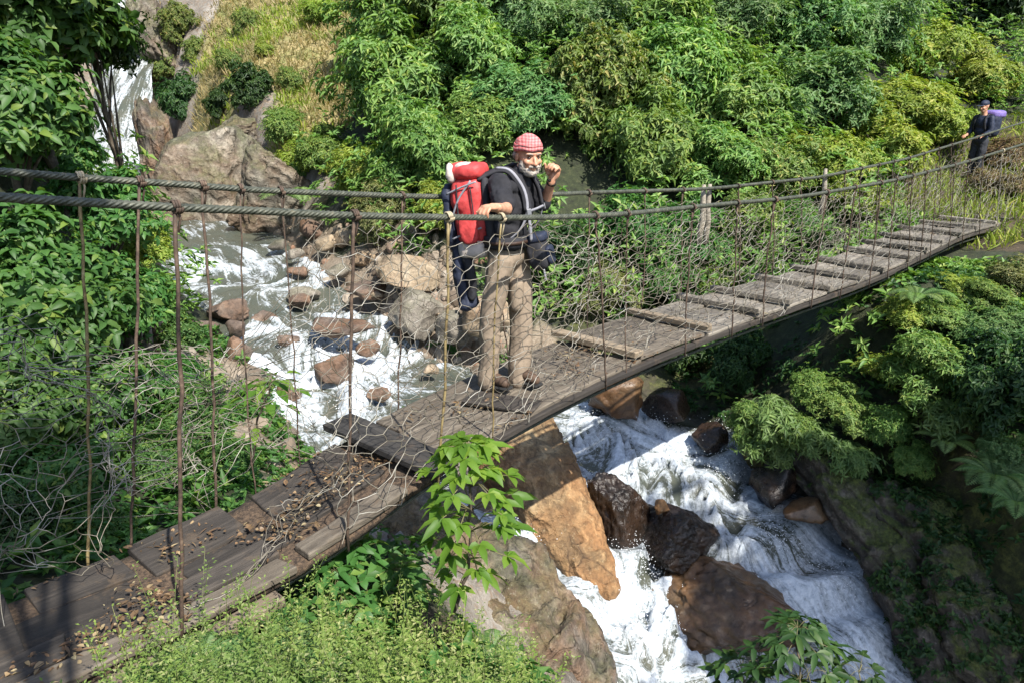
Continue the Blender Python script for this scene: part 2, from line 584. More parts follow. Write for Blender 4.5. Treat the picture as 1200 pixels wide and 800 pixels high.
def ground(X, Y, detail=True):
    X, Y = np.asarray(X, float), np.asarray(Y, float)
    sh = X.shape
    X, Y = X.ravel(), Y.ravel()
    z = ground_raw(X, Y)
    sdn, wz, _, _ = stream(X, Y)
    if detail:
        P3 = np.stack([X, Y, z], 1)
        K = kind_w(X, Y)
        rk = np.clip(K['rock'] + .6 * K['moss'] + .5 * K['gravel'], 0, 1)
        rg = 1 - np.abs(fbm(P3 * (1.1, 1.1, 1.6), 4, 5))
        z = z + .14 * fbm(P3 * .9, 3, 1) + rk * (.5 * (rg - .75) + .1 * fbm(P3 * 4, 3, 8)) + .05 * fbm(P3 * 3, 3, 2) + K['gravel'] * .06 * fbm(P3 * 7, 2, 12)
    bank = wz + np.where(sdn < 0, np.maximum(sdn * .9, -.4), sdn * .45)
    z = np.where(sdn < .9, bank + (np.maximum(z, bank) - bank) * sstep(0, .9, sdn), z)
    return z.reshape(sh)


def gz(x, y):
    return float(ground(np.array([x]), np.array([y]))[0])


def hit(px, py, d0=1.5, d1=60):
    """where the photo pixel's line of sight meets the ground"""
    d = np.concatenate([np.arange(d0, 20, .04), np.arange(20, d1, .2)])
    p = np.array([at(px, py, k) for k in d])
    below = p[:, 2] < ground(p[:, 0], p[:, 1])
    i = int(np.argmax(below)) if below.any() else len(d) - 1
    return p[i]


# the sheet: fine in view, stretched to the horizon
def _axis(a, b, step, far):
    core = np.arange(a, b, step)
    g = []
    s, x = step, 0
    while x < far:
        s *= 1.22
        x += s
        g.append(x)
    g = np.array(g)
    return np.concatenate([a - g[::-1], core, core[-1] + g])


gx = _axis(-9.5, 9.5, .065, 260)
gy = _axis(1.5, 20, .065, 260)
GX, GY = np.meshgrid(gx, gy)
GZ = ground(GX, GY)
KW = kind_w(GX, GY)
nx, ny = len(gx), len(gy)
ii = (np.arange(ny - 1)[:, None] * nx + np.arange(nx - 1)[None]).ravel()
GF = np.stack([ii, ii + 1, ii + nx + 1, ii + nx], 1)
SDG = stream(GX.ravel(), GY.ravel())[0]

t = NT('ground_earth_rock')
pos = t.n('ShaderNodeNewGeometry').outputs['Position']
nA = t.noise(1.6, 8, .65, pos, .3)
nB = t.noise(9, 6, .7, pos)
nC = t.noise(38, 4, .7, pos)
soil = t.ramp(nB, [(.3, (.02, .014, .008)), (.55, (.055, .04, .022)), (.75, (.12, .085, .05))])
green = t.ramp(nB, [(.32, (.009, .011, .005)), (.55, (.024, .032, .011)), (.72, (.06, .06, .026))])
rockc = t.ramp(nA, [(.3, (.06, .05, .04)), (.48, (.16, .14, .115)), (.66, (.32, .29, .25))])
rockc = t.mix(t.ramp(nC, [(.5, 0.0), (.66, .6)]), rockc, (.36, .33, .29))
rockc = t.mix(t.ramp(nB, [(.5, 0.0), (.66, .65)]), rockc, (.19, .11, .05))
dryc = t.ramp(nB, [(.3, (.12, .11, .04)), (.5, (.28, .23, .1)), (.7, (.4, .32, .17))])
dryc = t.mix(t.ramp(nA, [(.45, 0.0), (.6, .8)]), dryc, (.13, .15, .04))
mossc = t.ramp(nB, [(.3, (.014, .016, .005)), (.5, (.035, .042, .011)), (.68, (.11, .12, .028))])
mossc = t.mix(t.ramp(nA, [(.48, 0.0), (.62, .8)]), mossc, (.055, .045, .03))
grav = t.mix(.5, t.ramp(nC, [(.3, (.06, .042, .03)), (.5, (.18, .14, .1)), (.7, (.36, .31, .25))]), t.ramp(nA, [(.35, (.1, .07, .045)), (.6, (.3, .25, .19))]))
col = green
for k, c in (('soil', soil), ('dry', dryc), ('moss', mossc), ('gravel', grav), ('rock', rockc)):
    col = t.mix(t.ramp(t.math('ADD', t.attr(k), t.math('MULTIPLY', t.math('SUBTRACT', nB, .5), .5)), [(.35, 0.0), (.6, 1.0)]), col, c)
wet = t.attr('wet')
col = t.mix(t.math('MULTIPLY', wet, .75), col, t.mix(1.0, col, (.42, .36, .3), 'MULTIPLY'))
nb = t.bump(nA, .5, .12)
nb = t.bump(nB, .7, .04, nb)
nb = t.bump(nC, .5, .012, nb)
M_GROUND = t.fin(col, t.math('SUBTRACT', .9, t.math('MULTIPLY', wet, .5)), nb)
g = obj('ground', np.stack([GX.ravel(), GY.ravel(), GZ.ravel()], 1), GF, M_GROUND, attrs={**{k: KW[k].ravel() for k in ('soil', 'dry', 'moss', 'gravel', 'rock')}, 'wet': 1 - sstep(.0, .35, SDG)})
tag(g, kind='structure')

# ------------------------------------------------------------------ water
t = NT('white_water')
foam = t.attr('foam')
# streaks along the flow: stretched noise, the flow's direction stored per vertex
pos = t.n('ShaderNodeNewGeometry').outputs['Position']
fu = t.n('ShaderNodeCombineXYZ')
t.set(fu.inputs[0], t.attr('fu'))
t.set(fu.inputs[1], t.attr('fv'))
s1 = t.n('ShaderNodeMapping')
t.set(s1.inputs[0], fu.outputs[0])
s1.inputs['Scale'].default_value = (1.1, 8, 1)
st = t.noise(1.5, 7, .7, s1.outputs[0], .8)
fi = t.noise(16, 5, .75, pos, .6)
fo = t.math('ADD', foam, t.math('ADD', t.math('MULTIPLY', t.math('SUBTRACT', st, .5), 1.5), t.math('MULTIPLY', t.math('SUBTRACT', fi, .5), .9)))
fm = t.ramp(fo, [(.35, 0.0), (.53, .5), (.86, 1.0)])
clear = t.mix(t.noise(2.5, 3, .6, pos), (.04, .058, .055), (.1, .095, .065))
col = t.mix(fm, clear, t.mix(t.ramp(fi, [(.35, 0.0), (.65, 1.0)]), (.40, .46, .53), (.66, .7, .74)))
nb = t.bump(st, .45, .06)
nb = t.bump(fi, .3, .02, nb)
M_WATER = t.fin(col, t.math('ADD', t.math('MULTIPLY', fm, .4), .12), nb)
t.p.inputs['IOR'].default_value = 1.33

wx, wy = np.arange(-14, 8.5, .05), np.arange(1.5, 26, .05)
WX, WY = np.meshgrid(wx, wy)
sdn, wz, fx, fy = stream(WX.ravel(), WY.ravel())
keep = sdn < .3
fl = norm(np.stack([fx, fy], 1))
P2 = np.stack([WX.ravel(), WY.ravel()], 1)
U = (P2 * fl).sum(1)
Vv = (P2 * np.stack([-fl[:, 1], fl[:, 0]], 1)).sum(1)
steep = np.clip((-3.6 - wz) / 1.2, 0, 1)
steep = np.maximum(steep, 1.0 * np.exp(-((P2[:, 0] + 2.6) ** 2 / 2.4 + (P2[:, 1] - 10.8) ** 2 / 6.5) ** 2))
steep = np.maximum(steep, .9 * np.exp(-((P2[:, 0] + 2.15) ** 2 + (P2[:, 1] - 9.4) ** 2) / .5))
steep = np.maximum(steep, .8 * np.exp(-((P2[:, 0] + 5.2) ** 2 + (P2[:, 1] - 14.2) ** 2) / 3))
steep = np.maximum(steep, .8 * np.exp(-((P2[:, 0] + 11.5) ** 2 + (P2[:, 1] - 24) ** 2) / 6))
lump = fbm(np.stack([U * .9, Vv * 3.2, wz], 1), 3, 21)
chop = fbm(np.stack([P2[:, 0] * 4.5, P2[:, 1] * 4.5, wz * 2], 1), 4, 22)
stair = np.sin((wz * 2.6 + .5 * vnoise(np.c_[P2 * .8, wz * 0], 5)) * 2 * np.pi) * .09
wzz = wz + (.04 + .15 * steep) * lump + (.012 + .03 * steep) * chop + stair * steep
foamv = np.clip(.10 + .54 * steep + .75 * lump + .2 * chop, 0, 1)
calm = .7 * np.exp(-((P2[:, 0] + .8) ** 2 / .7 + (P2[:, 1] - 10.3) ** 2 / .6))       # still brown pool beside the boulders
foamv = np.clip(foamv - .75 * calm, 0, 1)
nxw, nyw = len(wx), len(wy)
ii = (np.arange(nyw - 1)[:, None] * nxw + np.arange(nxw - 1)[None]).ravel()
WF = np.stack([ii, ii + 1, ii + nxw + 1, ii + nxw], 1)
WF = WF[keep[WF].all(1)]
used = np.unique(WF)
rm = np.full(len(keep), -1)
rm[used] = np.arange(len(used))
wo = obj('water', np.stack([P2[:, 0], P2[:, 1], wzz], 1)[used], rm[WF], M_WATER,
         attrs={'foam': foamv[used], 'fu': U[used], 'fv': Vv[used]})
tag(wo, kind='structure')

# waterfall at the head of the gorge
wfv, wff = [], []
NW, NH = 26, 60
for j in range(NH + 1):
    q = j / NH
    for i in range(NW + 1):
        a = i / NW * 2 - 1
        half = .75 + .55 * q
        x = -13.0 + 1.1 * q ** 1.2 + a * half * .95
        y = 28.3 - 3.6 * q ** 1.4 - .5 * math.cos(a * 1.4) - .35 * math.sin(q * 9 + a)
        z = 3.1 - 5.5 * q ** 1.1 + .12 * math.sin(q * 21 + 2 * a)
        wfv.append((x, y, z))
for j in range(NH):
    for i in range(NW):
        k = j * (NW + 1) + i
        wff.append((k, k + 1, k + NW + 2, k + NW + 1))
wfv = np.array(wfv)
wfv[:, 1] -= .18 * fbm(wfv * (3, 1, .8), 3, 31)
wfo = obj('waterfall', wfv, np.array(wff), M_WATER, attrs={'foam': np.clip(.38 + .5 * fbm(wfv * (5, 1, .7), 4, 33), 0, 1), 'fu': wfv[:, 2], 'fv': wfv[:, 0]})
tag(wfo, kind='structure')
# ------------------------------------------------------------------ bridge
TH = R(44.2)
BD = np.array([math.sin(TH), math.cos(TH), 0])      # along the bridge
BN = np.array([math.cos(TH), -math.sin(TH), 0])     # towards the photographer's side
B0 = np.array([0, 5.7, 0])
HW = .44
_dk = np.array([(-8, -2.75), (-5, -2.66), (-3.5, -2.58), (-2.6, -2.57), (-1.9, -2.5), (-1.3, -2.36), (-.5, -2.25), (1, -2.16), (2, -2.17), (4, -2.24), (6, -2.31), (8, -2.29), (10, -2.26), (12, -2.36), (13, -2.4), (16, -2.42)])
_cb = np.array([(-8, .3), (-5, -.08), (-4, -.28), (-3.3, -.405), (-3, -.455), (-2.6, -.52), (-2.2, -.58), (-1.75, -.65), (-1.1, -.735), (-.3, -.83), (.6, -.91), (1.5, -.96), (2.2, -1.0), (3.5, -1.07), (5, -1.105), (6.2, -1.125), (7.5, -1.115), (9.3, -1.09), (11, -1.04), (12.3, -1.0), (14, -.93), (17, -.8)])


def _spl(T, s):
    """smooth curve through a table"""
    x, y = T[:, 0], T[:, 1]
    m = np.gradient(y, x)
    s = np.asarray(s, float)
    i = np.clip(np.searchsorted(x, s) - 1, 0, len(x) - 2)
    h = x[i + 1] - x[i]
    q = (s - x[i]) / h
    return (2 * q**3 - 3 * q**2 + 1) * y[i] + (q**3 - 2 * q**2 + q) * h * m[i] + (-2 * q**3 + 3 * q**2) * y[i + 1] + (q**3 - q**2) * h * m[i + 1]


def deck_z(s):
    return _spl(_dk, s)


def cable_z(s):
    return _spl(_cb, s)


def far_dz(s):
    return np.interp(s, [-8, -3, 1, 3.8, 6.2, 9.3, 12, 15], [.05, .05, .045, 0, -.035, -.04, 0, .03])


def bp(s, off, z):
    s, off, z = np.broadcast_arrays(np.asarray(s, float), np.asarray(off, float), np.asarray(z, float))
    P = B0 + s[..., None] * BD + off[..., None] * BN
    P[..., 2] = z
    return P


def s_at(px, off):
    """where the vertical plane at that offset is met by the photo column px"""
    u = (px - 600) / F
    q = B0 + BN * off
    # depth along a level row is enough: the column's plane holds x = u * (y cos p - z sin p); take the rail's height
    s = 0.0
    for _ in range(30):
        z = float(cable_z(s))
        lhs = lambda k: (q[0] + k * BD[0]) - u * ((q[1] + k * BD[1]) * math.cos(PITCH) - z * math.sin(PITCH))
        s = s - lhs(s) / ((lhs(s + 1e-3) - lhs(s)) / 1e-3)
    return s


def s_deck(px, off):
    u = (px - 600) / F
    q = B0 + BN * off
    s = 0.0
    for _ in range(30):
        z = float(deck_z(s))
        lhs = lambda k: (q[0] + k * BD[0]) - u * ((q[1] + k * BD[1]) * math.cos(PITCH) - z * math.sin(PITCH))
        s = s - lhs(s) / ((lhs(s + 1e-3) - lhs(s)) / 1e-3)
    return s


bridge = thing('suspension_bridge', 'narrow sagging footbridge of grey planks hung from two steel wire ropes over the stream', 'bridge', bp(0, 0, deck_z(0)))

# wood
def m_wood(name, cols, ax, wear=.5):
    t = NT(name)
    pos = t.n('ShaderNodeNewGeometry').outputs['Position']
    mp = t.n('ShaderNodeMapping', vector_type='TEXTURE')
    t.set(mp.inputs[0], pos)
    mp.inputs['Rotation'].default_value = (0, 0, math.atan2(ax[1], ax[0]))
    mp.inputs['Scale'].default_value = (1.0, .05, .05)
    gr = t.noise(1.3, 7, .7, mp.outputs[0], .6)
    bl = t.noise(3.2, 6, .65, pos)
    orn = t.n('ShaderNodeObjectInfo').outputs['Random']
    col = t.ramp(t.math('ADD', t.math('MULTIPLY', gr, .75), t.math('MULTIPLY', bl, .25)), [(.3, cols[0]), (.5, cols[1]), (.68, cols[2])])
    col = t.mix(t.math('MULTIPLY', t.ramp(bl, [(.5, 0.0), (.62, 1.0)]), wear), col, cols[0])
    col = t.mix(t.math('MULTIPLY', t.ramp(t.noise(5.5, 5, .7, pos), [(.56, 0.0), (.68, 1.0)]), .5), col, (.11, .075, .045))
    hs = t.n('ShaderNodeHueSaturation')
    t.set(hs.inputs['Value'], t.math('ADD', t.math('MULTIPLY', orn, .55), .72))
    t.set(hs.inputs['Color'], col)
    nb = t.bump(gr, .8, .012)
    nb = t.bump(t.noise(60, 3, .7, pos), .25, .004, nb)
    return t.fin(hs.outputs[0], .82, nb)


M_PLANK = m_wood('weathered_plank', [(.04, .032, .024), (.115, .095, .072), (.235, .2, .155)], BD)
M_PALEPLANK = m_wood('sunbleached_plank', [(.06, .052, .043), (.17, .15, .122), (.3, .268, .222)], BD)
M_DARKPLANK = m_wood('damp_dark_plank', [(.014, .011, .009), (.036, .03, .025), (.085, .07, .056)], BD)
M_BATTEN = m_wood('pale_batten', [(.1, .075, .05), (.23, .18, .125), (.34, .28, .2)], BN)
M_DBATTEN = m_wood('dark_batten', [(.015, .014, .013), (.035, .032, .03), (.075, .068, .06)], BN)
M_BEAM = m_wood('beam_wood', [(.06, .045, .03), (.18, .14, .095), (.3, .245, .18)], BD, .3)
M_POST = m_wood('post_wood', [(.12, .1, .075), (.28, .25, .2), (.42, .38, .31)], (0, 0, 1), .25)

BAT = [-1.17, 1.04, 2.12, 3.05, 3.7, 4.74, 5.66, 6.43, 7.35, 8.03, 8.72, 9.5, 10.4, 11.5, 12.4, 13.2, 14.2]     # where the crosswise battens lie


def plank(name, s0, s1, o0, o1, th, mat, lift=0, twist=0, tilt=0):
    """a board lying lengthwise, following the deck; slightly uneven edges"""
    n = max(3, int((s1 - s0) / .18) + 1)
    V, Fs = [], []
    s = np.linspace(s0, s1, n)
    e0, e1 = RNG.normal(0, .006, n), RNG.normal(0, .006, n)
    sk = RNG.uniform(-.03, .03, 2)
    for i in range(n):
        z = float(deck_z(s[i])) + lift + tilt * (i / (n - 1) - .5)
        for o, zz in ((o0 + e0[i], z + twist), (o1 + e1[i], z - twist), (o1 + e1[i], z - twist - th), (o0 + e0[i], z + twist - th)):
            ds = sk[0] * (1 if i == 0 else 0) + sk[1] * (1 if i == n - 1 else 0)
            V.append(bp(s[i] + ds * (1 if o == o0 + e0[i] else -1), o, zz))
    for i in range(n - 1):
        a, b = i * 4, i * 4 + 4
        for k in range(4):
            Fs.append((a + k, a + (k + 1) % 4, b + (k + 1) % 4, b + k))
    Fs += [(3, 2, 1, 0), tuple((n - 1) * 4 + k for k in range(4))]
    o = obj(name, np.array(V), Fs, mat, bridge, smooth=False)
    fix_normals(o)
    md = o.modifiers.new('worn_edge', 'BEVEL')
    md.width = .008
    md.segments = 2
    return o


def cross(name, s, o0, o1, wd, th, lift, mat, skew=0, z0=0, z1=0):
    P0, P1 = bp(s - skew, o0, 0), bp(s + skew, o1, 0)
    P0[2] = float(deck_z(s)) + lift + z0
    P1[2] = float(deck_z(s)) + lift + z1
    ax = norm(P1 - P0)
    az = norm(np.cross(ax, BD))
    if az[2] < 0:
        az = -az
    ay = np.cross(az, ax)
    mb = MB().box((P0 + P1) / 2 + az * th / 2, ax, ay, az, np.linalg.norm(P1 - P0) / 2, wd / 2, th / 2, .008, .002)
    return mb.build(name, mat, bridge)


# far and middle span: three boards side by side between battens
joints = [-1.0, 1.1] + BAT[2:]
lanes = [(-.43, -.15), (-.143, .14), (.147, .42)]
for a, b in zip(joints[:-1], joints[1:]):
    for k, (o0, o1) in enumerate(lanes):
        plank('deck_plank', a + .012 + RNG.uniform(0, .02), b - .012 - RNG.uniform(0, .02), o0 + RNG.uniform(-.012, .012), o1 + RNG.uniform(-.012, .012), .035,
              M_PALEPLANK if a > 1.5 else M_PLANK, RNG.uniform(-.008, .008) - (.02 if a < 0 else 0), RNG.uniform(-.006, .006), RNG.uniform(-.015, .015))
for i, s in enumerate(BAT[1:], 1):
    cross('cross_batten', s, -HW - RNG.uniform(0, .05), HW - (.0 if i > 1 else .01) + RNG.uniform(0, .03), .12 if i == 1 else .085, .055 if i == 1 else .055, .016, M_BATTEN if i in (1, 2) else M_PALEPLANK, RNG.uniform(-.03, .03), RNG.uniform(0, .01), RNG.uniform(0, .012))
# boards worn through near the hiker: a dark skewed plank
cross('cross_plank', -.25, -.12, .4, .24, .03, -.022, M_DARKPLANK, .1, .0, 0)
cross('cross_plank', -1.17, -.56, .5, .26, .05, -.01, M_DBATTEN, .05, .03, .0)
# near span: ragged dark boards set crosswise and lengthwise
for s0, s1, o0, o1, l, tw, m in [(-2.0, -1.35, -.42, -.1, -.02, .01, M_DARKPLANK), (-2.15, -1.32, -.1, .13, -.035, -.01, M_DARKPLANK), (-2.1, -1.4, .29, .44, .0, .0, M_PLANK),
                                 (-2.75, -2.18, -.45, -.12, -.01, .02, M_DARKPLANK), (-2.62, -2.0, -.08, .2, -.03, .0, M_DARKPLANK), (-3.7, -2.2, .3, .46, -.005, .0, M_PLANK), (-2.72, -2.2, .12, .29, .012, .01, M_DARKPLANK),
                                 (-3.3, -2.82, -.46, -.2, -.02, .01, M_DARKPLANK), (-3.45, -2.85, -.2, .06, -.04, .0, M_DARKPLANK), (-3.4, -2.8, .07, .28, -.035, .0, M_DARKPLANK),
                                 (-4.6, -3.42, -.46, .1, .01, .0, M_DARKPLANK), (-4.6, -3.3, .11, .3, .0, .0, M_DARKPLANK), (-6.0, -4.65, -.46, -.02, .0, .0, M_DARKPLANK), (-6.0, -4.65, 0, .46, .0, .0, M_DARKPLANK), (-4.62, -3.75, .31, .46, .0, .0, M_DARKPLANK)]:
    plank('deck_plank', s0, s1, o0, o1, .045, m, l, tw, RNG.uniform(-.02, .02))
# tamped earth filling below the near boards
def slab(name, s0, s1, o0, o1, z, mat):
    n = max(2, int((s1 - s0) / .2))
    S = np.linspace(s0, s1, n * 4)
    O = np.linspace(o0, o1, 12)
    SS, OO = np.meshgrid(S, O, indexing='ij')
    P = bp(SS, OO, deck_z(SS) + z).reshape(-1, 3)
    P[:, 2] += .02 * fbm(P * 6, 3, 44)
    m, q = len(S), len(O)
    top = [(i * q + j, (i + 1) * q + j, (i + 1) * q + j + 1, i * q + j + 1) for i in range(m - 1) for j in range(q - 1)]
    B = P.copy()
    B[:, 2] -= .05
    nP = len(P)
    bot = [(f[3] + nP, f[2] + nP, f[1] + nP, f[0] + nP) for f in top]
    rim = [(i * q, i * q + nP, (i + 1) * q + nP, (i + 1) * q) for i in range(m - 1)] + [((i + 1) * q + q - 1, (i + 1) * q + q - 1 + nP, i * q + q - 1 + nP, i * q + q - 1) for i in range(m - 1)]
    rim += [(j + 1, j + 1 + nP, j + nP, j) for j in range(q - 1)] + [((m - 1) * q + j, (m - 1) * q + j + nP, (m - 1) * q + j + 1 + nP, (m - 1) * q + j + 1) for j in range(q - 1)]
    return obj(name, np.concatenate([P, B]), top + bot + rim, mat, bridge)


t = NT('earth_fill')
pos = t.n('ShaderNodeNewGeometry').outputs['Position']
na, nb_ = t.noise(7, 6, .7, pos), t.noise(40, 5, .7, pos)
M_EARTH = t.fin(t.mix(t.ramp(nb_, [(.4, 0.0), (.62, 1.0)]), t.ramp(na, [(.35, (.014, .01, .008)), (.65, (.05, .033, .021))]), (.12, .08, .05)), .95, t.bump(nb_, .8, .02))
slab('earth_fill', -4.4, -.95, -.43, .43, -.05, M_EARTH)

# edge beams under the near and far side
def beam(name, s0, s1, off, dz, wd, th, mat):
    n = max(3, int((s1 - s0) / .3) + 1)
    V, Fs = [], []
    for s in np.linspace(s0, s1, n):
        z = float(deck_z(s)) + dz
        j = RNG.normal(0, .004)
        for o, zz in ((off - wd / 2, z), (off + wd / 2 + j, z), (off + wd / 2 + j, z - th), (off - wd / 2, z - th)):
            V.append(bp(s, o, zz))
    for i in range(n - 1):
        for k in range(4):
            Fs.append((i * 4 + k, i * 4 + (k + 1) % 4, i * 4 + 4 + (k + 1) % 4, i * 4 + 4 + k))
    Fs += [(3, 2, 1, 0), tuple((n - 1) * 4 + k for k in range(4))]
    o = fix_normals(obj(name, np.array(V), Fs, mat, bridge, smooth=False))
    md = o.modifiers.new('worn_edge', 'BEVEL')
    md.width = .01
    md.segments = 2
    return o


beam('edge_beam', -5.8, -2.33, .515, -.075, .11, .1, M_BEAM)
beam('edge_beam', -.75, 1.9, .42, -.042, .07, .05, M_DARKPLANK)
beam('edge_beam', 1.93, 6.9, .40, -.042, .06, .06, M_DARKPLANK)
beam('edge_beam', 6.93, 14.4, .39, -.042, .06, .06, M_DARKPLANK)
beam('edge_beam', -5.8, -1.6, -.44, -.09, .1, .1, M_DARKPLANK)
beam('edge_beam', -1.55, 6.5, -.38, -.06, .08, .1, M_DARKPLANK)
beam('edge_beam', 6.55, 14.4, -.38, -.06, .08, .1, M_DARKPLANK)

# wire ropes: six strands laid round each other
t = NT('greased_steel_rope')
pos = t.n('ShaderNodeNewGeometry').outputs['Position']
nn = t.noise(22, 5, .7, pos)
M_ROPE = t.fin(t.ramp(nn, [(.35, (.035, .04, .03)), (.6, (.1, .105, .08)), (.75, (.17, .14, .09))]), .55, t.bump(nn, .4, .004), Metallic=.25)


def rope(name, P, r, mat, parent, k=24, strands=6, pitch=.17):
    P = np.asarray(P)
    n = len(P)
    L = np.concatenate([[0], np.cumsum(np.linalg.norm(np.diff(P, axis=0), axis=1))])
    T = norm(np.gradient(P, axis=0))
    A = norm(np.cross(T, [0, 0, 1.0]))
    Bv = np.cross(A, T)
    th = np.arange(k) / k * 2 * np.pi
    lob = np.abs(np.cos((th[None] - L[:, None] / pitch * 2 * np.pi / 1.0) * strands / 2))
    rr = r * (.7 + .4 * lob)
    V = P[:, None] + rr[..., None] * (np.cos(th)[None, :, None] * A[:, None] + np.sin(th)[None, :, None] * Bv[:, None])
    i = (np.arange(n - 1)[:, None] * k + np.arange(k)[None])
    j = (np.arange(n - 1)[:, None] * k + (np.arange(k)[None] + 1) % k)
    Fq = np.stack([i.ravel(), j.ravel(), (j + k).ravel(), (i + k).ravel()], 1)
    return fix_normals(obj(name, V.reshape(-1, 3), Fq, mat, parent))


CO = HW + .03
for sg in (1, -1):
    s = np.concatenate([np.arange(-7.5, -4, .02), np.arange(-4, 1.5, .0055), np.arange(1.5, 6, .012), np.arange(6, 17, .03)])
    zz = cable_z(s) + (0 if sg > 0 else far_dz(s))
    rope('handrail_cable', bp(s, sg * (CO + .004 * np.sin(s * 1.7)), zz), .0178, M_ROPE, bridge)
    s = np.arange(-6, 14, .06)
    MBx = MB().tube(bp(s, sg * .33, deck_z(s) - .19), .014, 8)
    MBx.build('deck_cable', M_ROPE, bridge, True)

# suspenders: rusty rods and bamboo canes from rope to deck edge
t = NT('rusty_rod')
pos = t.n('ShaderNodeNewGeometry').outputs['Position']
M_ROD = t.fin(t.ramp(t.noise(18, 5, .7, pos), [(.35, (.03, .02, .014)), (.55, (.09, .058, .04)), (.7, (.18, .125, .085))]), .8)
t = NT('bamboo_cane')
pos = t.n('ShaderNodeNewGeometry').outputs['Position']
M_CANE = t.fin(t.ramp(t.noise(14, 4, .6, pos), [(.35, (.1, .07, .03)), (.6, (.25, .19, .085)), (.75, (.34, .28, .15))]), .6)
t = NT('pale_tie_wire')
M_TIE = t.fin((.36, .3, .2), .7)


def suspender(st_, sb, sg, r, mat, wob=.012, loop=True):
    a = bp(st_, sg * CO, cable_z(st_) + (0 if sg > 0 else far_dz(st_)))
    b = bp(sb, sg * (HW + .015), deck_z(sb) - .12)
    q = np.linspace(0, 1, 14)[:, None]
    P = a + (b - a) * q
    P = P + wob * np.sin(q * np.pi) * np.array([BD * RNG.normal() + BN * RNG.normal()]) + .004 * RNG.normal(size=P.shape)
    P[0], P[-1] = a, b
    sp = MB().tube(P, r * .85 * RNG.uniform(.9, 1.1, 14), 7).build('suspender', mat, bridge, True)
    if loop:
        mb = MB()
        for k in range(3 if r > .009 else 2):
            c = a + BD * (k - 1) * .012
            th = np.linspace(0, 2 * np.pi, 14)
            ring = c + .028 * (np.cos(th)[:, None] * BN + np.sin(th)[:, None] * np.array([0, 0, 1.0])) + BD * np.linspace(0, .012, 14)[:, None]
            mb.tube(ring, .006, 5)
        mb.tube(np.array([a + BD * .01, a - np.array([0, 0, .05]) + BD * .018, a - np.array([0, 0, .11]) + BD * .002]), .006, 5)
        lp = obj('tie_loop', np.concatenate(mb.V), mb.F, M_ROD if mat is M_ROD else M_TIE, sp)
    return sp


near_px = [(205, 207, .0115, M_ROD), (415, 405, .011, M_ROD), (525, 511, .010, M_CANE), (588, 576, .007, M_CANE), (698, 709, .008, M_ROD), (735, 733, .006, M_ROD), (812, 802, .008, M_ROD), (864, 857, .009, M_ROD), (908, 893, .0095, M_ROD),
           (969, 950, .0095, M_ROD), (1002, 984, .009, M_ROD), (1032, 1018, .009, M_ROD), (1050, 1040, .008, M_ROD), (1069, 1064, .008, M_ROD), (1085, 1078, .008, M_ROD), (1100, 1090, .008, M_ROD), (1118, 1112, .008, M_ROD), (1135, 1128, .008, M_ROD), (1152, 1148, .008, M_ROD), (1175, 1168, .01, M_POST)]
for a, b, r, m in near_px:
    suspender(s_at(a, CO), s_deck(b, HW), 1, r, m)
far_px = [(95, 101, .010, M_CANE), (165, 150, .010, M_ROD), (238, 252, .010, M_ROD), (283, 300, .006, M_ROD), (330, 352, .006, M_ROD), (472, 466, .008, M_ROD), (590, 600, .007, M_ROD), (690, 690, .007, M_ROD), (755, 752, .007, M_ROD), (800, 800, .007, M_ROD),
          (865, 868, .008, M_ROD), (905, 907, .008, M_ROD), (938, 940, .008, M_ROD), (990, 992, .008, M_ROD), (1010, 1010, .008, M_ROD), (1030, 1030, .008, M_ROD), (1048, 1050, .008, M_ROD), (1066, 1068, .008, M_ROD), (1083, 1085, .008, M_ROD), (1100, 1102, .008, M_ROD), (1115, 1116, .008, M_ROD)]
for a, b, r, m in far_px:
    suspender(s_at(a, -CO), s_deck(b, -HW), -1, r, m, .02)
for s in (-4.4, -5.5):
    suspender(s, s, 1, .011, M_ROD)
    suspender(s, s, -1, .011, M_ROD)

# grey posts lashed to the far rope
for px, h in ((832, .62), (968, .58), (825, .6)):
    s = s_at(px, -CO - .05)
    a = bp(s, -CO - .05, cable_z(s) + .04)
    b = bp(s + .05, -CO - .08, cable_z(s) - h)
    ptp = MB().tube(np.linspace(a, b, 6) + RNG.normal(0, .008, (6, 3)), [.02, .03, .032, .033, .034, .03], 9).build('post', M_POST, bridge, True)

# wire netting: hexagons hung from the rope, sagging between ties
t = NT('galvanised_wire')
pos = t.n('ShaderNodeNewGeometry').outputs['Position']
nn = t.noise(3, 4, .6, pos)
M_WIRE = t.fin(t.ramp(nn, [(.35, (.1, .08, .055)), (.5, (.24, .215, .17)), (.65, (.42, .4, .35))]), .5, Metallic=.3)


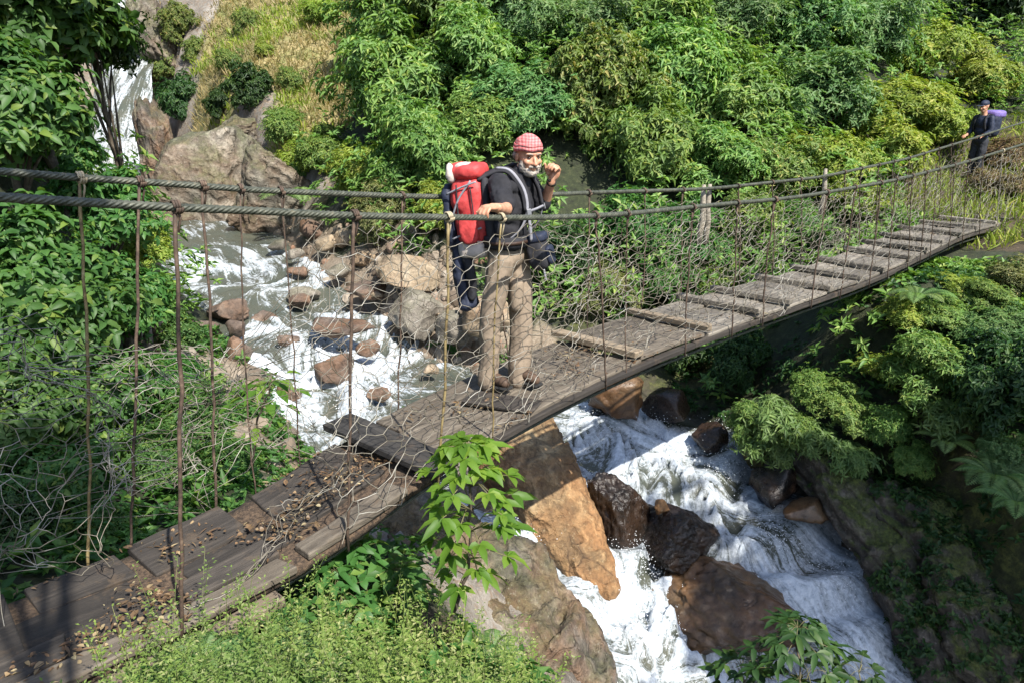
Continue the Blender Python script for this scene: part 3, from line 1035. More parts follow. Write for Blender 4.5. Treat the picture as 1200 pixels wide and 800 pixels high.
def netting(name, s0, s1, top, bot, cell, amp, seed, rad, keep=None):
    """top(s), bot(s): points of the netting's upper and lower edge"""
    ns = int((s1 - s0) / (cell * .866 * 2)) * 2
    hgt = np.mean([np.linalg.norm(top(q) - bot(q)) for q in np.linspace(s0, s1, 9)])
    nr = max(2, int(hgt / (cell * 1.5)))
    rows = []
    for r in range(2 * nr):
        for c in range(ns + 1):
            # brick-wise lattice of hexagon corners
            zig = (.25 if (c + (r // 1)) % 2 else -.25)
            rows.append((c / ns, min(max((r + .5 + zig * .9) / (2 * nr), 0), 1)))
    Q = np.array(rows)
    S = s0 + Q[:, 0] * (s1 - s0)
    P = np.array([top(s) * (1 - b) + bot(s) * b for s, b in zip(S, Q[:, 1])])
    nz = np.stack([fbm(P * 2.4, 3, seed + k) for k in range(3)], 1)
    jt = np.stack([vnoise(P * 9, seed + 7 + k) for k in range(3)], 1)
    a = amp * (.3 + Q[:, 1:2])
    along = fbm(np.stack([S * 1.3, Q[:, 1] * 2.0, S * 0], 1), 2, seed + 31)[:, None]
    P = P + nz * a * (1.5, 1.5, 1.2) + jt * cell * .42 + RNG.normal(0, cell * .09, P.shape) + along * BD * cell * 1.2 * np.sin(np.pi * Q[:, 1:2])
    E = []
    for r in range(2 * nr):
        for c in range(ns + 1):
            k = r * (ns + 1) + c
            if c < ns:
                E.append((k, k + 1))
            if r + 1 < 2 * nr and (c + r) % 2 == 1:
                E.append((k, k + ns + 1))
    E = np.array(E)
    # the lattice as hexagons: horizontal zigzags joined by uprights
    if keep is not None:
        kp = keep(S, Q[:, 1])
        E = E[kp[E].all(1)]
    a, b = P[E[:, 0]], P[E[:, 1]]
    m = (a + b) / 2 + .012 * np.stack([vnoise((a + b) * 9, seed + 20 + k) for k in range(3)], 1)
    V, Fq = [], []
    off = 0
    for A, B in ((a, m), (m, b)):
        T = norm(B - A)
        X = norm(np.cross(T, np.array([.3, .5, .81])))
        Y = np.cross(T, X)
        ring = [X * rad, (-.5 * X + .866 * Y) * rad, (-.5 * X - .866 * Y) * rad]
        vv = np.stack([A + q for q in ring] + [B + q for q in ring], 1).reshape(-1, 3)
        base = np.arange(len(A))[:, None] * 6
        for q in range(3):
            Fq.append(np.concatenate([base + q, base + (q + 1) % 3, base + 3 + (q + 1) % 3, base + 3 + q], 1) + off)
        off += len(vv)
        V.append(vv)
    return obj(name, np.concatenate(V), np.concatenate(Fq), M_WIRE, bridge)


def mk(sg, ztop, zbot, sag=.08):
    def top(s):
        return bp(s, sg * (CO + .0), ztop(s))

    def bot(s):
        return bp(s, sg * (HW + .02), zbot(s))
    return top, bot


# near side, from the cane beside the hiker to the far end
tp, bt = mk(1, lambda s: float(cable_z(s)) - .02 - .14 * abs(math.sin(s * 1.35 + .4)) * (1 if s < 3 else .3), lambda s: float(deck_z(s)) + .02)
netting('wire_netting', -1.95, 5.0, tp, bt, .082, .08, 61, .003)
tp, bt = mk(1, lambda s: float(cable_z(s)) - .03, lambda s: float(deck_z(s)) + .02)
netting('wire_netting', 5.0, 12.6, tp, bt, .11, .05, 62, .0027)
# near side, torn down and lying along the boards
tp2 = lambda s: bp(s, HW + .02 - .15 * sstep(-2.9, -2.3, s), float(deck_z(s)) + .05 + .30 * sstep(-2.2, -1.7, s) + .55 * sstep(-2.55, -3.4, s) * 0)
bt2 = lambda s: bp(s, HW + .02 - .25, float(deck_z(s)) + .03)
netting('wire_netting', -2.75, -1.75, tp2, bt2, .06, .16, 63, .0028)
# far side
tp, bt = mk(-1, lambda s: float(cable_z(s)) - .03 - .1 * abs(math.sin(s * 1.2)), lambda s: float(deck_z(s)) + .03)
netting('wire_netting', -1.2, 4.5, tp, bt, .09, .08, 64, .0027)
netting('wire_netting', 4.5, 12.6, tp, bt, .12, .05, 65, .0022)
tp, bt = mk(-1, lambda s: float(cable_z(s)) - .75 - .25 * math.sin(s * 2.2) * .5 + .55 * sstep(-1.9, -1.2, s), lambda s: float(deck_z(s)) + .05 + .1)
netting('wire_netting', -4.6, -1.25, tp, bt, .075, .34, 66, .0026)
netting('wire_netting', -3.9, -1.9, tp, bt, .12, .42, 67, .0021)
# ------------------------------------------------------------------ rocks
def ico(sub):
    import bmesh
    bm = bmesh.new()
    bmesh.ops.create_icosphere(bm, subdivisions=sub, radius=1)
    V = np.array([v.co[:] for v in bm.verts])
    Fc = np.array([[v.index for v in f.verts] for f in bm.faces])
    bm.free()
    return V, Fc


ICO = {k: ico(k) for k in (2, 3, 4, 5, 6)}
M_ROCK = {
    'pale': m_rock('pale_boulder', (.1, .075, .05), (.25, .195, .13), (.41, .34, .25), 2.2, rust=.15),
    'grey': m_rock('mottled_grey_rock', (.05, .043, .034), (.16, .14, .115), (.32, .29, .24), 2.6, moss=.25),
    'red': m_rock('rusty_red_rock', (.03, .022, .018), (.09, .066, .052), (.19, .15, .12), 2.6, rust=.22),
    'dark': m_rock('wet_dark_rock', (.004, .004, .0035), (.012, .01, .009), (.04, .03, .024), 2.2, wet=.7, rust=.06),
    'brown': m_rock('smooth_brown_rock', (.016, .011, .007), (.065, .044, .026), (.17, .12, .07), 1.6, wet=.55, rust=.3, bump=.5),
    'orange': m_rock('ochre_bedrock', (.085, .05, .022), (.24, .15, .07), (.36, .27, .15), 1.7, rust=.4, bump=.6, strata=(.6, .3, .9)),
    'bed': m_rock('layered_grey_bedrock', (.03, .025, .02), (.11, .094, .076), (.25, .225, .19), 1.9, rust=.25, moss=.3, strata=(.4, .7, .5)),
    'cliff': m_rock('layered_cliff_rock', (.05, .043, .033), (.145, .13, .102), (.31, .28, .23), 1.3, rust=.15, moss=.45, strata=(.3, .9, .8)),  # browner, with the outcrop's shade also put into the darkened tones
    'olive': m_rock('olive_lichen_rock', (.05, .045, .015), (.15, .13, .045), (.26, .23, .1), 2.5, rust=.2),
    'mossy': m_rock('mossy_bank_rock', (.022, .019, .014), (.075, .065, .05), (.19, .165, .14), 1.8, moss=1.0, strata=(.5, .8, .4)),
}


def rot_to(ax, ay=None):
    """matrix with columns along ax, a sideways axis, and up"""
    x = norm(np.asarray(ax, float))
    up = np.array([0, 0, 1.0]) if abs(x[2]) < .95 else np.array([0, 1.0, 0])
    y = norm(np.cross(up, x))
    return np.stack([x, y, np.cross(x, y)], 1)


def rock_mesh(seed, r, sub=4, cuts=7, rough=.16, cut=(.5, .85)):
    rg = np.random.default_rng(seed)
    V, Fc = ICO[sub]
    V = V.copy()
    for k in range(cuts + 7):
        n = norm(rg.normal(size=3))
        d = rg.uniform(*cut)
        h = V @ n
        over = np.maximum(h - d, 0)
        V = V - n * (over * .93)[:, None]
    V = V * 1.22
    V = V * (1 + rough * fbm(V * 1.7 + seed, 4, seed))[:, None]
    V = V * (1 + rough * .45 * (1 - 2 * np.abs(fbm(V * 4.5 + seed * 3, 3, seed + 5))))[:, None]
    return V * np.asarray(r), Fc


def rock(name, label, px, py, depth, r, mat, seed, ax=(1, 0, 0), sub=4, cuts=7, rough=.16, cat='boulder', group=None, lift=0):
    c = at(px, py, depth)
    V, Fc = rock_mesh(seed, r, sub, cuts, rough)
    V = V @ rot_to(ax).T + c
    V[:, 2] += lift
    o = obj(name, V, Fc, M_ROCK[mat])
    return tag(o, label, cat, group)


G1 = 'boulders in and along the stream'
rock('boulder', 'pale square-edged boulder lying on top of a mottled one beside the upstream pool', 480, 320, 12.6, (.44, .36, .3), 'pale', 3, (1, .2, -.1), 5, 9, .1, group=G1)
rock('boulder', 'mottled grey boulder with a dark left face standing under the pale block', 486, 368, 12.2, (.42, .42, .46), 'grey', 11, (1, -.4, 0), 5, 8, .14, group=G1)
rock('boulder', 'rounded tan boulder behind the hiker\'s legs at the pool edge', 565, 378, 11.6, (.42, .4, .32), 'pale', 5, (1, .3, 0), 4, 5, group=G1)
rock('boulder', 'squat grey rock beside the pool left of the hiker\'s knees', 533, 388, 11.7, (.3, .3, .24), 'grey', 17, (1, .1, 0), 4, 7, group=G1)
rock('boulder', 'flat orange-topped slab at the right edge of the upstream rapids', 400, 385, 11.5, (.42, .3, .15), 'red', 8, (1, .05, 0), 4, 8, group=G1)
rock('boulder', 'small dark brown rock sticking up in the middle of the upstream rapids', 308, 376, 12.2, (.2, .17, .13), 'red', 21, (1, .2, -.2), 4, 5, group=G1)
rock('boulder', 'reddish flat-topped rock behind the round one at the left edge of the rapids', 272, 366, 12.0, (.3, .28, .17), 'red', 23, (1, .4, 0), 4, 8, group=G1)
rock('boulder', 'round brown cobble perched on the rusty rock at the left edge of the rapids', 276, 384, 11.2, (.14, .14, .13), 'red', 29, (1, 0, 0), 3, 3, .1, group=G1)
rock('boulder', 'rusty brown upright rock below the round cobble at the left of the rapids', 277, 415, 10.7, (.2, .2, .26), 'red', 31, (.6, .4, 0), 4, 7, group=G1)
rock('boulder', 'long dark brown slab half under the green shrubs left of the rapids', 222, 388, 11.4, (.42, .2, .12), 'red', 33, (1, .25, -.05), 4, 6, group=G1)
rock('boulder', 'red-brown boulder in the rapids just left of the second tall suspender', 396, 434, 10.4, (.25, .22, .2), 'red', 37, (1, .3, 0), 4, 6, group=G1)
rock('boulder', 'low brown rock line across the shallow pool upstream of the rapids', 432, 340, 12.7, (.34, .22, .13), 'red', 41, (1, .1, 0), 4, 7, group=G1)
rock('boulder', 'dark low rock at the gravel edge just right of the pale foam tongue', 352, 347, 13.0, (.26, .2, .12), 'grey', 43, (1, .2, 0), 4, 6, group=G1)
rock('boulder', 'bulky brown boulder tucked below the bridge deck where the cascade begins', 726, 462, 10.6, (.4, .42, .34), 'brown', 47, (1, .2, 0), 4, 8, group=G1)
rock('boulder', 'dark angular rock splitting the head of the cascade', 783, 476, 10.8, (.32, .26, .22), 'dark', 51, (1, -.2, .1), 4, 9, .14, group=G1)
rock('boulder', 'small black rock in the foam at the right of the cascade', 832, 512, 10.1, (.2, .18, .18), 'dark', 53, (1, .2, 0), 4, 6, group=G1)
rock('boulder', 'yellow-olive lichened rock at the right bank of the cascade', 880, 520, 9.9, (.22, .22, .34), 'olive', 57, (.8, .3, 0), 4, 7, group=G1)
rock('boulder', 'dark wet ledge rock under the right bank below the olive one', 905, 572, 9.25, (.26, .3, .3), 'dark', 59, (.7, -.7, -.2), 4, 8, group=G1)
rock('boulder', 'big pointed black-brown boulder standing in the middle of the white cascade', 722, 605, 8.6, (.42, .36, .62), 'dark', 64, (.9, .2, .35), 6, 8, .18, group=G1)
rock('boulder', 'small tan stone wedged against the right side of the big pointed boulder', 775, 594, 8.55, (.1, .09, .08), 'orange', 67, (1, 0, 0), 3, 5, group=G1)
rock('boulder', 'smooth wet grey-black boulder with water sheeting over it beside the pointed one', 796, 628, 8.45, (.52, .42, .32), 'dark', 70, (1, -.25, -.1), 6, 4, .17, group=G1)
rock('boulder', 'large smooth brown boulder in the lower stream behind the leafy plant', 872, 715, 7.75, (.86, .6, .46), 'brown', 73, (1, -.25, -.2), 6, 5, .17, group=G1)
rock('boulder', 'small dark stone poking out of the foam above the big smooth brown boulder', 903, 649, 8.6, (.09, .08, .08), 'dark', 77, (1, 0, 0), 3, 5, group=G1)
rock('boulder', 'dark brown rock at the foot of the right bank beside the lower rapids', 950, 598, 8.75, (.2, .3, .16), 'brown', 79, (.5, -.8, -.3), 4, 6, group=G1)
for px, py, d, r, ax, lab in [(338, 398, 11.3, .13, .3, 'small wet brown rock in the foam between the orange slab and the round cobble'), (352, 352, 12.6, .16, -.2, 'small wet rock at the head of the upstream rapids'), (432, 408, 10.9, .15, .1, 'small brown rock at the right side of the rapids below the orange slab'),
                              (335, 462, 9.9, .17, .4, 'dark wet rock at the lower left of the rapids behind the broad-leaved sapling'), (446, 462, 9.9, .14, .2, 'wet brown rock where the rapids vanish under the deck')]:
    rock('boulder', lab, px, py, d, (r, r * .85, r * .7), 'red', int(px) + 7, (1, ax, 0), 4, 7, group=G1)
G2 = 'stones on the gravel bar'
for px, py, d, r, m, sd_, lab in [(366, 268, 15.6, .3, 'red', 83, 'brown stone at the foot of the cliff beside the upper pool'), (428, 304, 13.9, .26, 'pale', 85, 'pale stone on the gravel bar left of the square boulder'), (398, 318, 13.5, .2, 'grey', 87, 'grey stone on the gravel above the low brown rock line'),
                                  (382, 286, 14.6, .24, 'pale', 89, 'pale slanting stone on the upper gravel bar'), (350, 318, 13.9, .17, 'red', 91, 'small rusty stone at the water edge of the gravel bar'), (411, 279, 14.7, .28, 'pale', 93, 'tan block on the upper gravel bar below the dark bush'),
                                  (440, 345, 12.6, .12, 'pale', 95, 'little pale stone left of the dark-faced boulder'), (520, 372, 12.1, .16, 'pale', 97, 'small tan stone between the two big pool boulders'), (505, 432, 10.8, .13, 'pale', 99, 'pale flat stone in the shallow brown pool'), (492, 345, 12.9, .15, 'red', 101, 'reddish stone behind the mottled boulder'),
                                  (345, 298, 14.5, .16, 'grey', 103, 'grey stone by the riffle under the rear rope'), (327, 287, 15.2, .18, 'grey', 105, 'dark stone breaking the surface of the upper pool')]:
    rock('stone', lab, px, py, d, (r, r * .8, r * .62), m, sd_, (1, RNG.uniform(-.5, .5), 0), 3, 8, .14, cat='stone', group=G2)
# bedrock
def ledge(name, label, pts, wid, hgt, mat, seed, cat='bedrock', side=(0, 0, 0), rough=.14):
    """a long rib of rock along a path; rounded crest, rough sides"""
    P = np.array([at(*p) for p in pts])
    q = np.linspace(0, 1, 130)
    L = np.concatenate([[0], np.cumsum(np.linalg.norm(np.diff(P, axis=0), axis=1))])
    C = np.stack([np.interp(q * L[-1], L, P[:, k]) for k in range(3)], 1)
    for _ in range(6):
        C[1:-1] = (C[:-2] + 2 * C[1:-1] + C[2:]) / 4
    W = np.interp(q, np.linspace(0, 1, len(wid)), wid)
    H = np.interp(q, np.linspace(0, 1, len(hgt)), hgt)
    T = norm(np.gradient(C, axis=0))
    S = norm(np.cross(T, [0, 0, 1.0]))
    k = 84
    th = np.arange(k) / k * 2 * np.pi
    env = np.sqrt(np.clip(1 - (2 * q - 1) ** 6, 0.0008, 1))
    X = np.sign(np.cos(th)) * np.abs(np.cos(th)) ** .8
    Z = np.sign(np.sin(th)) * np.abs(np.sin(th)) ** .75
    V = C[:, None] + (W * env)[:, None, None] * X[None, :, None] * S[:, None] + (H * env)[:, None, None] * Z[None, :, None] * np.array([0, 0, 1.0])
    V = V.reshape(-1, 3)
    nrm = norm(V - np.repeat(C - [0, 0, .3], k, 0))
    a = (W.max() + .3)
    tl = V @ norm(np.array([.5, -.3, 1.2])) + .12 * fbm(V * 2, 3, seed + 9)
    stepd = (tl * 5.5) % 1.0
    V = V + nrm * (rough * (fbm(V * 1.5, 4, seed) * 1.3 + 1.0 * (.4 - np.abs(fbm(V * (2.2, 2.2, 4), 4, seed + 3)) * 1.6) + .35 * fbm(V * 8, 3, seed + 8)) + .05 * (stepd ** 3 - .3) * (.4 + fbm(V * 1.1, 2, seed + 4)))[:, None] * a
    i = np.arange(len(q) - 1)[:, None] * k
    j = np.arange(k)[None]
    Fq = np.stack([(i + j).ravel(), (i + (j + 1) % k).ravel(), (i + k + (j + 1) % k).ravel(), (i + k + j).ravel()], 1)
    o = obj(name, V, [Fq, np.array([list(range(k))[::-1]]), np.array([[(len(q) - 1) * k + z for z in range(k)]])], M_ROCK[mat])
    return tag(fix_normals(o), label, cat)


ledge('bedrock_ledge', 'smooth ochre bedrock rib between the two channels below the hiker', [(560, 470, 9.7), (600, 525, 9.0), (640, 580, 8.4), (690, 660, 7.85), (722, 700, 7.5)], [.5, .6, .5, .42, .25], [.35, .4, .38, .3, .2], 'orange', 5, rough=.1)
ledge('bedrock_ledge', 'layered grey bedrock shelf at the water edge behind the sapling', [(430, 610, 7.1), (520, 665, 6.5), (620, 735, 6.05), (720, 815, 5.7)], [.45, .6, .58, .4], [.3, .36, .36, .3], 'bed', 9, rough=.2)
ledge('bedrock_ledge', 'pale sunlit bedrock under the near edge of the bridge', [(400, 590, 7.3), (470, 600, 7.5), (560, 640, 7.1)], [.3, .42, .3], [.2, .26, .22], 'bed', 13, rough=.2)
ledge('bedrock_ledge', 'slanting grey-brown rock slab along the shaded right bank', [(905, 500, 10.0), (985, 560, 9.0), (1040, 650, 8.1), (1090, 760, 7.35), (1120, 830, 6.9)], [.2, .36, .36, .32, .25], [.3, .36, .34, .3, .3], 'mossy', 15, rough=.2)
ledge('bedrock_ledge', 'mossy rock shoulder on the right bank above the slab', [(1010, 575, 8.75), (1085, 620, 8.2), (1140, 710, 7.5), (1180, 810, 6.7)], [.3, .4, .4, .4], [.28, .34, .34, .32], 'mossy', 19, rough=.26)
MOSSY = [o for o in COL.objects if o.name.startswith('bedrock_ledge') and 'right bank' in o['label']]
# the cliff
rock('rock_outcrop', 'tall pale folded rock face at the foot of the dry grass slope', 246, 232, 18.6, (1.75, 1.2, 1.7), 'cliff', 111, (1, .25, .25), 6, 24, .17, cat='cliff')
rock('rock_outcrop', 'dark narrow cliff edge just right of the waterfall', 186, 190, 22.0, (.5, 1.2, 1.3), 'bed', 115, (1, .3, .1), 5, 9, .28, cat='cliff')
rock('rock_outcrop', 'grey crag high up beside the top of the waterfall', 178, 48, 28, (.8, 1.2, 1.6), 'cliff', 117, (1, .2, .2), 5, 10, .3, cat='cliff')
rock('rock_outcrop', 'tan leaning buttress at the right end of the cliff above the gravel bar', 318, 228, 17.3, (.75, .8, 1.1), 'cliff', 119, (1, -.3, -.3), 5, 10, .3, cat='cliff')
rock('rock_outcrop', 'small pale ledge poking out of the dry grass above the rock face', 275, 158, 19.8, (.8, .6, .35), 'cliff', 123, (1, .1, .2), 5, 9, .3, cat='cliff')

# loose scree
V_, F_, off = [], [], 0
sv, sf = ICO[2]
for k in range(620):
    if k < 380:
        px, py = RNG.uniform(320, 560), RNG.uniform(262, 400)
    elif k < 480:
        px, py = RNG.uniform(200, 350), RNG.uniform(400, 560)
    else:
        px, py = RNG.uniform(440, 620), RNG.uniform(400, 470)
    p = hit(px, py, 6, 20)
    if stream(p[:1], p[1:2])[0][0] < -.05:
        continue
    r = .035 + .13 * RNG.random() ** 3
    q = norm(sv * RNG.uniform(.6, 1.2, 3) + .18 * RNG.normal(size=sv.shape) * .7) * r * RNG.uniform(.6, 1.2, 3)
    V_.append(q + p)
    F_.append(sf + off)
    off += len(sv)
t = NT('scree_stone')
isl = t.n('ShaderNodeNewGeometry').outputs['Random Per Island']
pos = t.n('ShaderNodeNewGeometry').outputs['Position']
nn = t.noise(20, 5, .7, pos)
M_SCREE = t.fin(t.mix(t.math('MULTIPLY', nn, .6), t.ramp(isl, [(0, (.09, .065, .045)), (.4, (.22, .17, .12)), (.75, (.36, .31, .25)), (1, (.24, .12, .07))]), (.1, .08, .06)), .85, t.bump(nn, .5, .02))
tag(obj('scree', np.concatenate(V_), np.concatenate(F_), M_SCREE, smooth=False), kind='stuff')

# drops thrown up where the water strikes the rocks
rg = np.random.default_rng(77)
OV = np.array([(1, 0, 0), (-1, 0, 0), (0, 1, 0), (0, -1, 0), (0, 0, 1), (0, 0, -1)], float)
OF = np.array([(0, 2, 4), (2, 1, 4), (1, 3, 4), (3, 0, 4), (2, 0, 5), (1, 2, 5), (3, 1, 5), (0, 3, 5)])
C_ = []
for px, py, d, n, sp in [(690, 560, 8.9, 260, .16), (745, 660, 8.0, 320, .2), (800, 650, 8.2, 240, .2), (700, 500, 10.2, 260, .2), (770, 500, 10.4, 240, .2), (850, 545, 9.7, 260, .2), (905, 640, 8.6, 200, .16), (640, 620, 8.1, 260, .16),
                        (760, 740, 7.2, 260, .18), (990, 700, 8.1, 200, .18), (860, 480, 10.8, 200, .16), (390, 420, 10.7, 220, .2), (340, 400, 11.4, 200, .2), (410, 470, 9.8, 200, .16)]:
    c = at(px, py, d)
    q = c + rg.normal(0, sp, (n, 3)) * (1, 1, .0)
    q[:, 2] = stream(q[:, 0], q[:, 1])[1] + .04 + np.abs(rg.normal(0, .09, n))
    C_.append(q[stream(q[:, 0], q[:, 1])[0] < .1])
C_ = np.concatenate(C_)
rr = rg.uniform(.003, .0085, (len(C_), 1, 1))
V_ = (C_[:, None] + OV[None] * rr).reshape(-1, 3)
F_ = (np.arange(len(C_))[:, None, None] * 6 + OF[None]).reshape(-1, 3)
M_DROP = NT('water_drop').fin((.8, .83, .86), .25)
tag(obj('spray', V_, F_, M_DROP), kind='stuff')
# ------------------------------------------------------------------ plants
def leaf_mesh(B, D, N, L, W, fold=.22, droop=.22, fine=True):
    """one leaf per row: base B, direction D, upper side N"""
    n = len(B)
    D = norm(D)
    S = norm(np.cross(D, N))
    U = np.cross(S, D)
    L, W = np.broadcast_to(L, (n,))[:, None], np.broadcast_to(W, (n,))[:, None]
    dr = np.broadcast_to(droop, (n,))[:, None]
    if not fine:
        m = B + D * L * .42 - U * fold * W * .0
        V = np.stack([B, m + S * W / 2 + U * fold * W, B + D * L - U * dr * L, m - S * W / 2 + U * fold * W], 1).reshape(-1, 3)
        k = np.arange(n)[:, None] * 4
        return V, np.concatenate([k + [0, 2, 1], k + [0, 3, 2]])
    V = np.stack([B,
                  B + D * L * .28 + S * W * .42 + U * (fold * W - dr * L * .03), B + D * L * .62 + S * W * .40 + U * (fold * W * .9 - dr * L * .3),
                  B + D * L - U * dr * L,
                  B + D * L * .62 - S * W * .40 + U * (fold * W * .9 - dr * L * .3), B + D * L * .28 - S * W * .42 + U * (fold * W - dr * L * .03),
                  B + D * L * .3 - U * dr * L * .05, B + D * L * .64 - U * dr * L * .36], 1).reshape(-1, 3)
    k = np.arange(n)[:, None] * 8
    return V, np.concatenate([k + f for f in ([0, 6, 1], [1, 6, 7], [1, 7, 2], [2, 7, 3], [0, 5, 6], [5, 4, 7], [5, 7, 6], [4, 3, 7])])


def tangent(N, rg):
    a = norm(np.cross(N, rg.normal(size=N.shape)))
    return a, np.cross(N, a)


def whorls(P, N, k, L, asp, rg, elev=.35, droop=.25, fine=False, fold=.2, var=.3):
    """rosettes of k leaves at the twig ends P, axis N"""
    n = len(P)
    a, b = tangent(N, rg)
    ph = (np.arange(k)[None] / k * 2 * np.pi + rg.uniform(0, 6.28, (n, 1)) + rg.normal(0, .25, (n, k)))
    el = rg.normal(elev, .25, (n, k))
    D = (np.cos(ph) * np.cos(el))[..., None] * a[:, None] + (np.sin(ph) * np.cos(el))[..., None] * b[:, None] + np.sin(el)[..., None] * N[:, None]
    B = np.repeat(P, k, 0) + rg.normal(0, .1, (n * k, 3)) * L
    Nn = np.repeat(N, k, 0) + rg.normal(0, .25, (n * k, 3))
    ll = np.clip(L * (1 + var * rg.normal(size=n * k)), L * .4, L * 1.7)
    return leaf_mesh(B, D.reshape(-1, 3), Nn, ll, ll * asp, fold, droop, fine)


def crown_pts(seed, rad, nc, nw, cz=0.0, cr=(.3, .48), low=-.35):
    """twig ends over a crown built of uneven clumps; z = 0 is the middle of the crown"""
    rg = np.random.default_rng(seed)
    P, N = [], []
    rad = np.asarray(rad, float)
    amp = .85 + .5 * vnoise(np.random.default_rng(seed).normal(size=(nc, 3)) * 3, seed)
    for c in range(nc):
        z = rg.uniform(low, 1)
        a = c * 2.399 + rg.uniform(-.5, .5)
        d = np.array([math.sqrt(max(0, 1 - z * z)) * math.cos(a), math.sqrt(max(0, 1 - z * z)) * math.sin(a), z])
        r = rg.uniform(*cr)
        cc = d * rg.uniform(.4, .9) * amp[c]
        q = norm(rg.normal(size=(nw, 3)) + d * .55 + [0, 0, .25])
        rr = r * rg.uniform(.5, 1.1, (nw, 1)) * np.where(rg.random((nw, 1)) < .16, rg.uniform(1.1, 1.95, (nw, 1)), 1) * np.array([1, 1, .8])
        P.append((cc + q * rr) * rad)
        N.append(norm(q * .7 + d * .3 + np.array([0, 0, .75])))
    return np.concatenate(P), np.concatenate(N), rg


def stems_mesh(seed, rad, h, n, r0):
    rg = np.random.default_rng(seed)
    mb = MB()
    for i in range(n):
        a = i * 2.4 + rg.uniform(-.4, .4)
        e = np.array([math.cos(a) * rad[0] * .6, math.sin(a) * rad[1] * .6, h + rad[2] * rg.uniform(-.1, .5)])
        q = np.linspace(0, 1, 8)[:, None]
        P = q * e + np.sin(q * np.pi) * np.array([rg.normal(0, .07), rg.normal(0, .07), .12]) * h
        P[:, :2] *= q ** .6
        mb.tube(P, r0 * (1 - .75 * q[:, 0]), 6)
    return np.concatenate(mb.V), mb.F


t = NT('bark')
pos = t.n('ShaderNodeTexCoord').outputs['Object']
nn = t.noise(9, 6, .7, pos)
M_BARK = t.fin(t.ramp(nn, [(.35, (.03, .022, .015)), (.55, (.09, .07, .05)), (.72, (.2, .17, .13))]), .9, t.bump(nn, .7, .02))
t = NT('green_stem')
M_GSTEM = t.fin((.12, .11, .045), .7)

LEAF = {
    'bright': m_leaf('bright_leaf', (.085, .165, .038), (.15, .245, .06), (.24, .3, .08)),
    'yellow': m_leaf('yellow_green_leaf', (.14, .21, .026), (.22, .29, .045), (.32, .33, .08)),
    'olive': m_leaf('olive_leaf', (.09, .145, .032), (.15, .21, .05), (.27, .25, .09)),
    'bluish': m_leaf('bluish_leaf', (.06, .135, .04), (.11, .2, .065), (.17, .24, .09)),
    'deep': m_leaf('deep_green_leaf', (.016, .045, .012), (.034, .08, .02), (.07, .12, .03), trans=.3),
    'broad': m_leaf('broad_soft_leaf', (.04, .105, .024), (.07, .155, .04), (.14, .21, .045), trans=.38),
    'pale': m_leaf('pale_dusty_leaf', (.1, .13, .045), (.18, .2, .08), (.27, .25, .12)),
    'fresh': m_leaf('fresh_spring_leaf', (.07, .17, .02), (.12, .24, .03), (.17, .28, .04), trans=.45),
    'fern': m_leaf('fern_leaf', (.09, .16, .05), (.15, .23, .08), trans=.35),
    'litter': m_leaf('fallen_leaf', (.07, .042, .026), (.19, .12, .07), (.36, .29, .18), trans=.1),
    'wither': m_leaf('withered_leaf', (.1, .065, .035), (.2, .14, .075), (.16, .17, .05), trans=.2),
    'dry': m_leaf('dry_grass_blade', (.21, .18, .08), (.33, .265, .14), (.19, .2, .07), trans=.3),
    'herb': m_leaf('wild_herb_leaf', (.13, .18, .04), (.2, .25, .07), (.33, .32, .16), trans=.35),
}

# prototypes: (crown mesh, stem mesh, crown radius 1)
PROTO = {}


def proto(key, mat, seed, rad, h, nc, nw, k, L, asp, elev=.3, droop=.3, fine=False, cr=(.3, .48), stems=5, low=-.35, r0=.035):
    P, N, rg = crown_pts(seed, rad, nc, nw, cr=cr, low=low)
    P[:, 2] += h
    V, Fc = whorls(P, N, k, L, asp, rg, elev, droop, fine)
    me = mesh_from('crown', V, Fc, LEAF[mat])
    sv, sf = stems_mesh(seed, rad, h, stems, r0)
    PROTO.setdefault(key, []).append((me, mesh_from('stem', sv, sf, M_BARK)))


for i in range(3):
    proto('bright', 'bright', 100 + i, (1, 1, .9), .7, 42, 56, 6, .105, .32, .2, .35, cr=(.2, .42), low=-.6)
    proto('bluish', 'bluish', 120 + i, (1, 1, .9), .7, 46, 56, 6, .088, .32, .25, .2, cr=(.18, .4), low=-.6)
for i in range(2):
    proto('yellow', 'yellow', 140 + i, (1, 1, .8), .6, 38, 52, 6, .10, .34, .35, .25, cr=(.2, .42), low=-.6)
    proto('olive', 'olive', 160 + i, (1, 1, .95), .75, 46, 56, 6, .075, .45, .1, .5, cr=(.18, .4), low=-.7)
    proto('deep', 'deep', 180 + i, (1, 1, 1), .8, 34, 54, 6, .12, .42, .1, .4, cr=(.22, .44), low=-.7)
    proto('broad', 'broad', 200 + i, (1, 1, .95), .75, 36, 46, 5, .135, .55, .1, .35, True, cr=(.22, .46), low=-.6)
    proto('withered', 'wither', 280 + i, (1, 1, .8), .6, 30, 40, 5, .1, .3, .2, .5, cr=(.2, .42), low=-.6)
    proto('pale', 'pale', 220 + i, (1, 1, .95), .95, 24, 60, 7, .12, .24, .3, .3, low=-.7)
    proto('bank', 'fern', 240 + i, (1, 1, .8), .55, 24, 17, 7, .27, .25, .25, .35, True, cr=(.2, .5), low=-.7)
    proto('dull', 'broad', 260 + i, (1, 1, .85), .6, 34, 50, 7, .11, .3, .3, .3, cr=(.2, .42), low=-.6)
_pc = {}


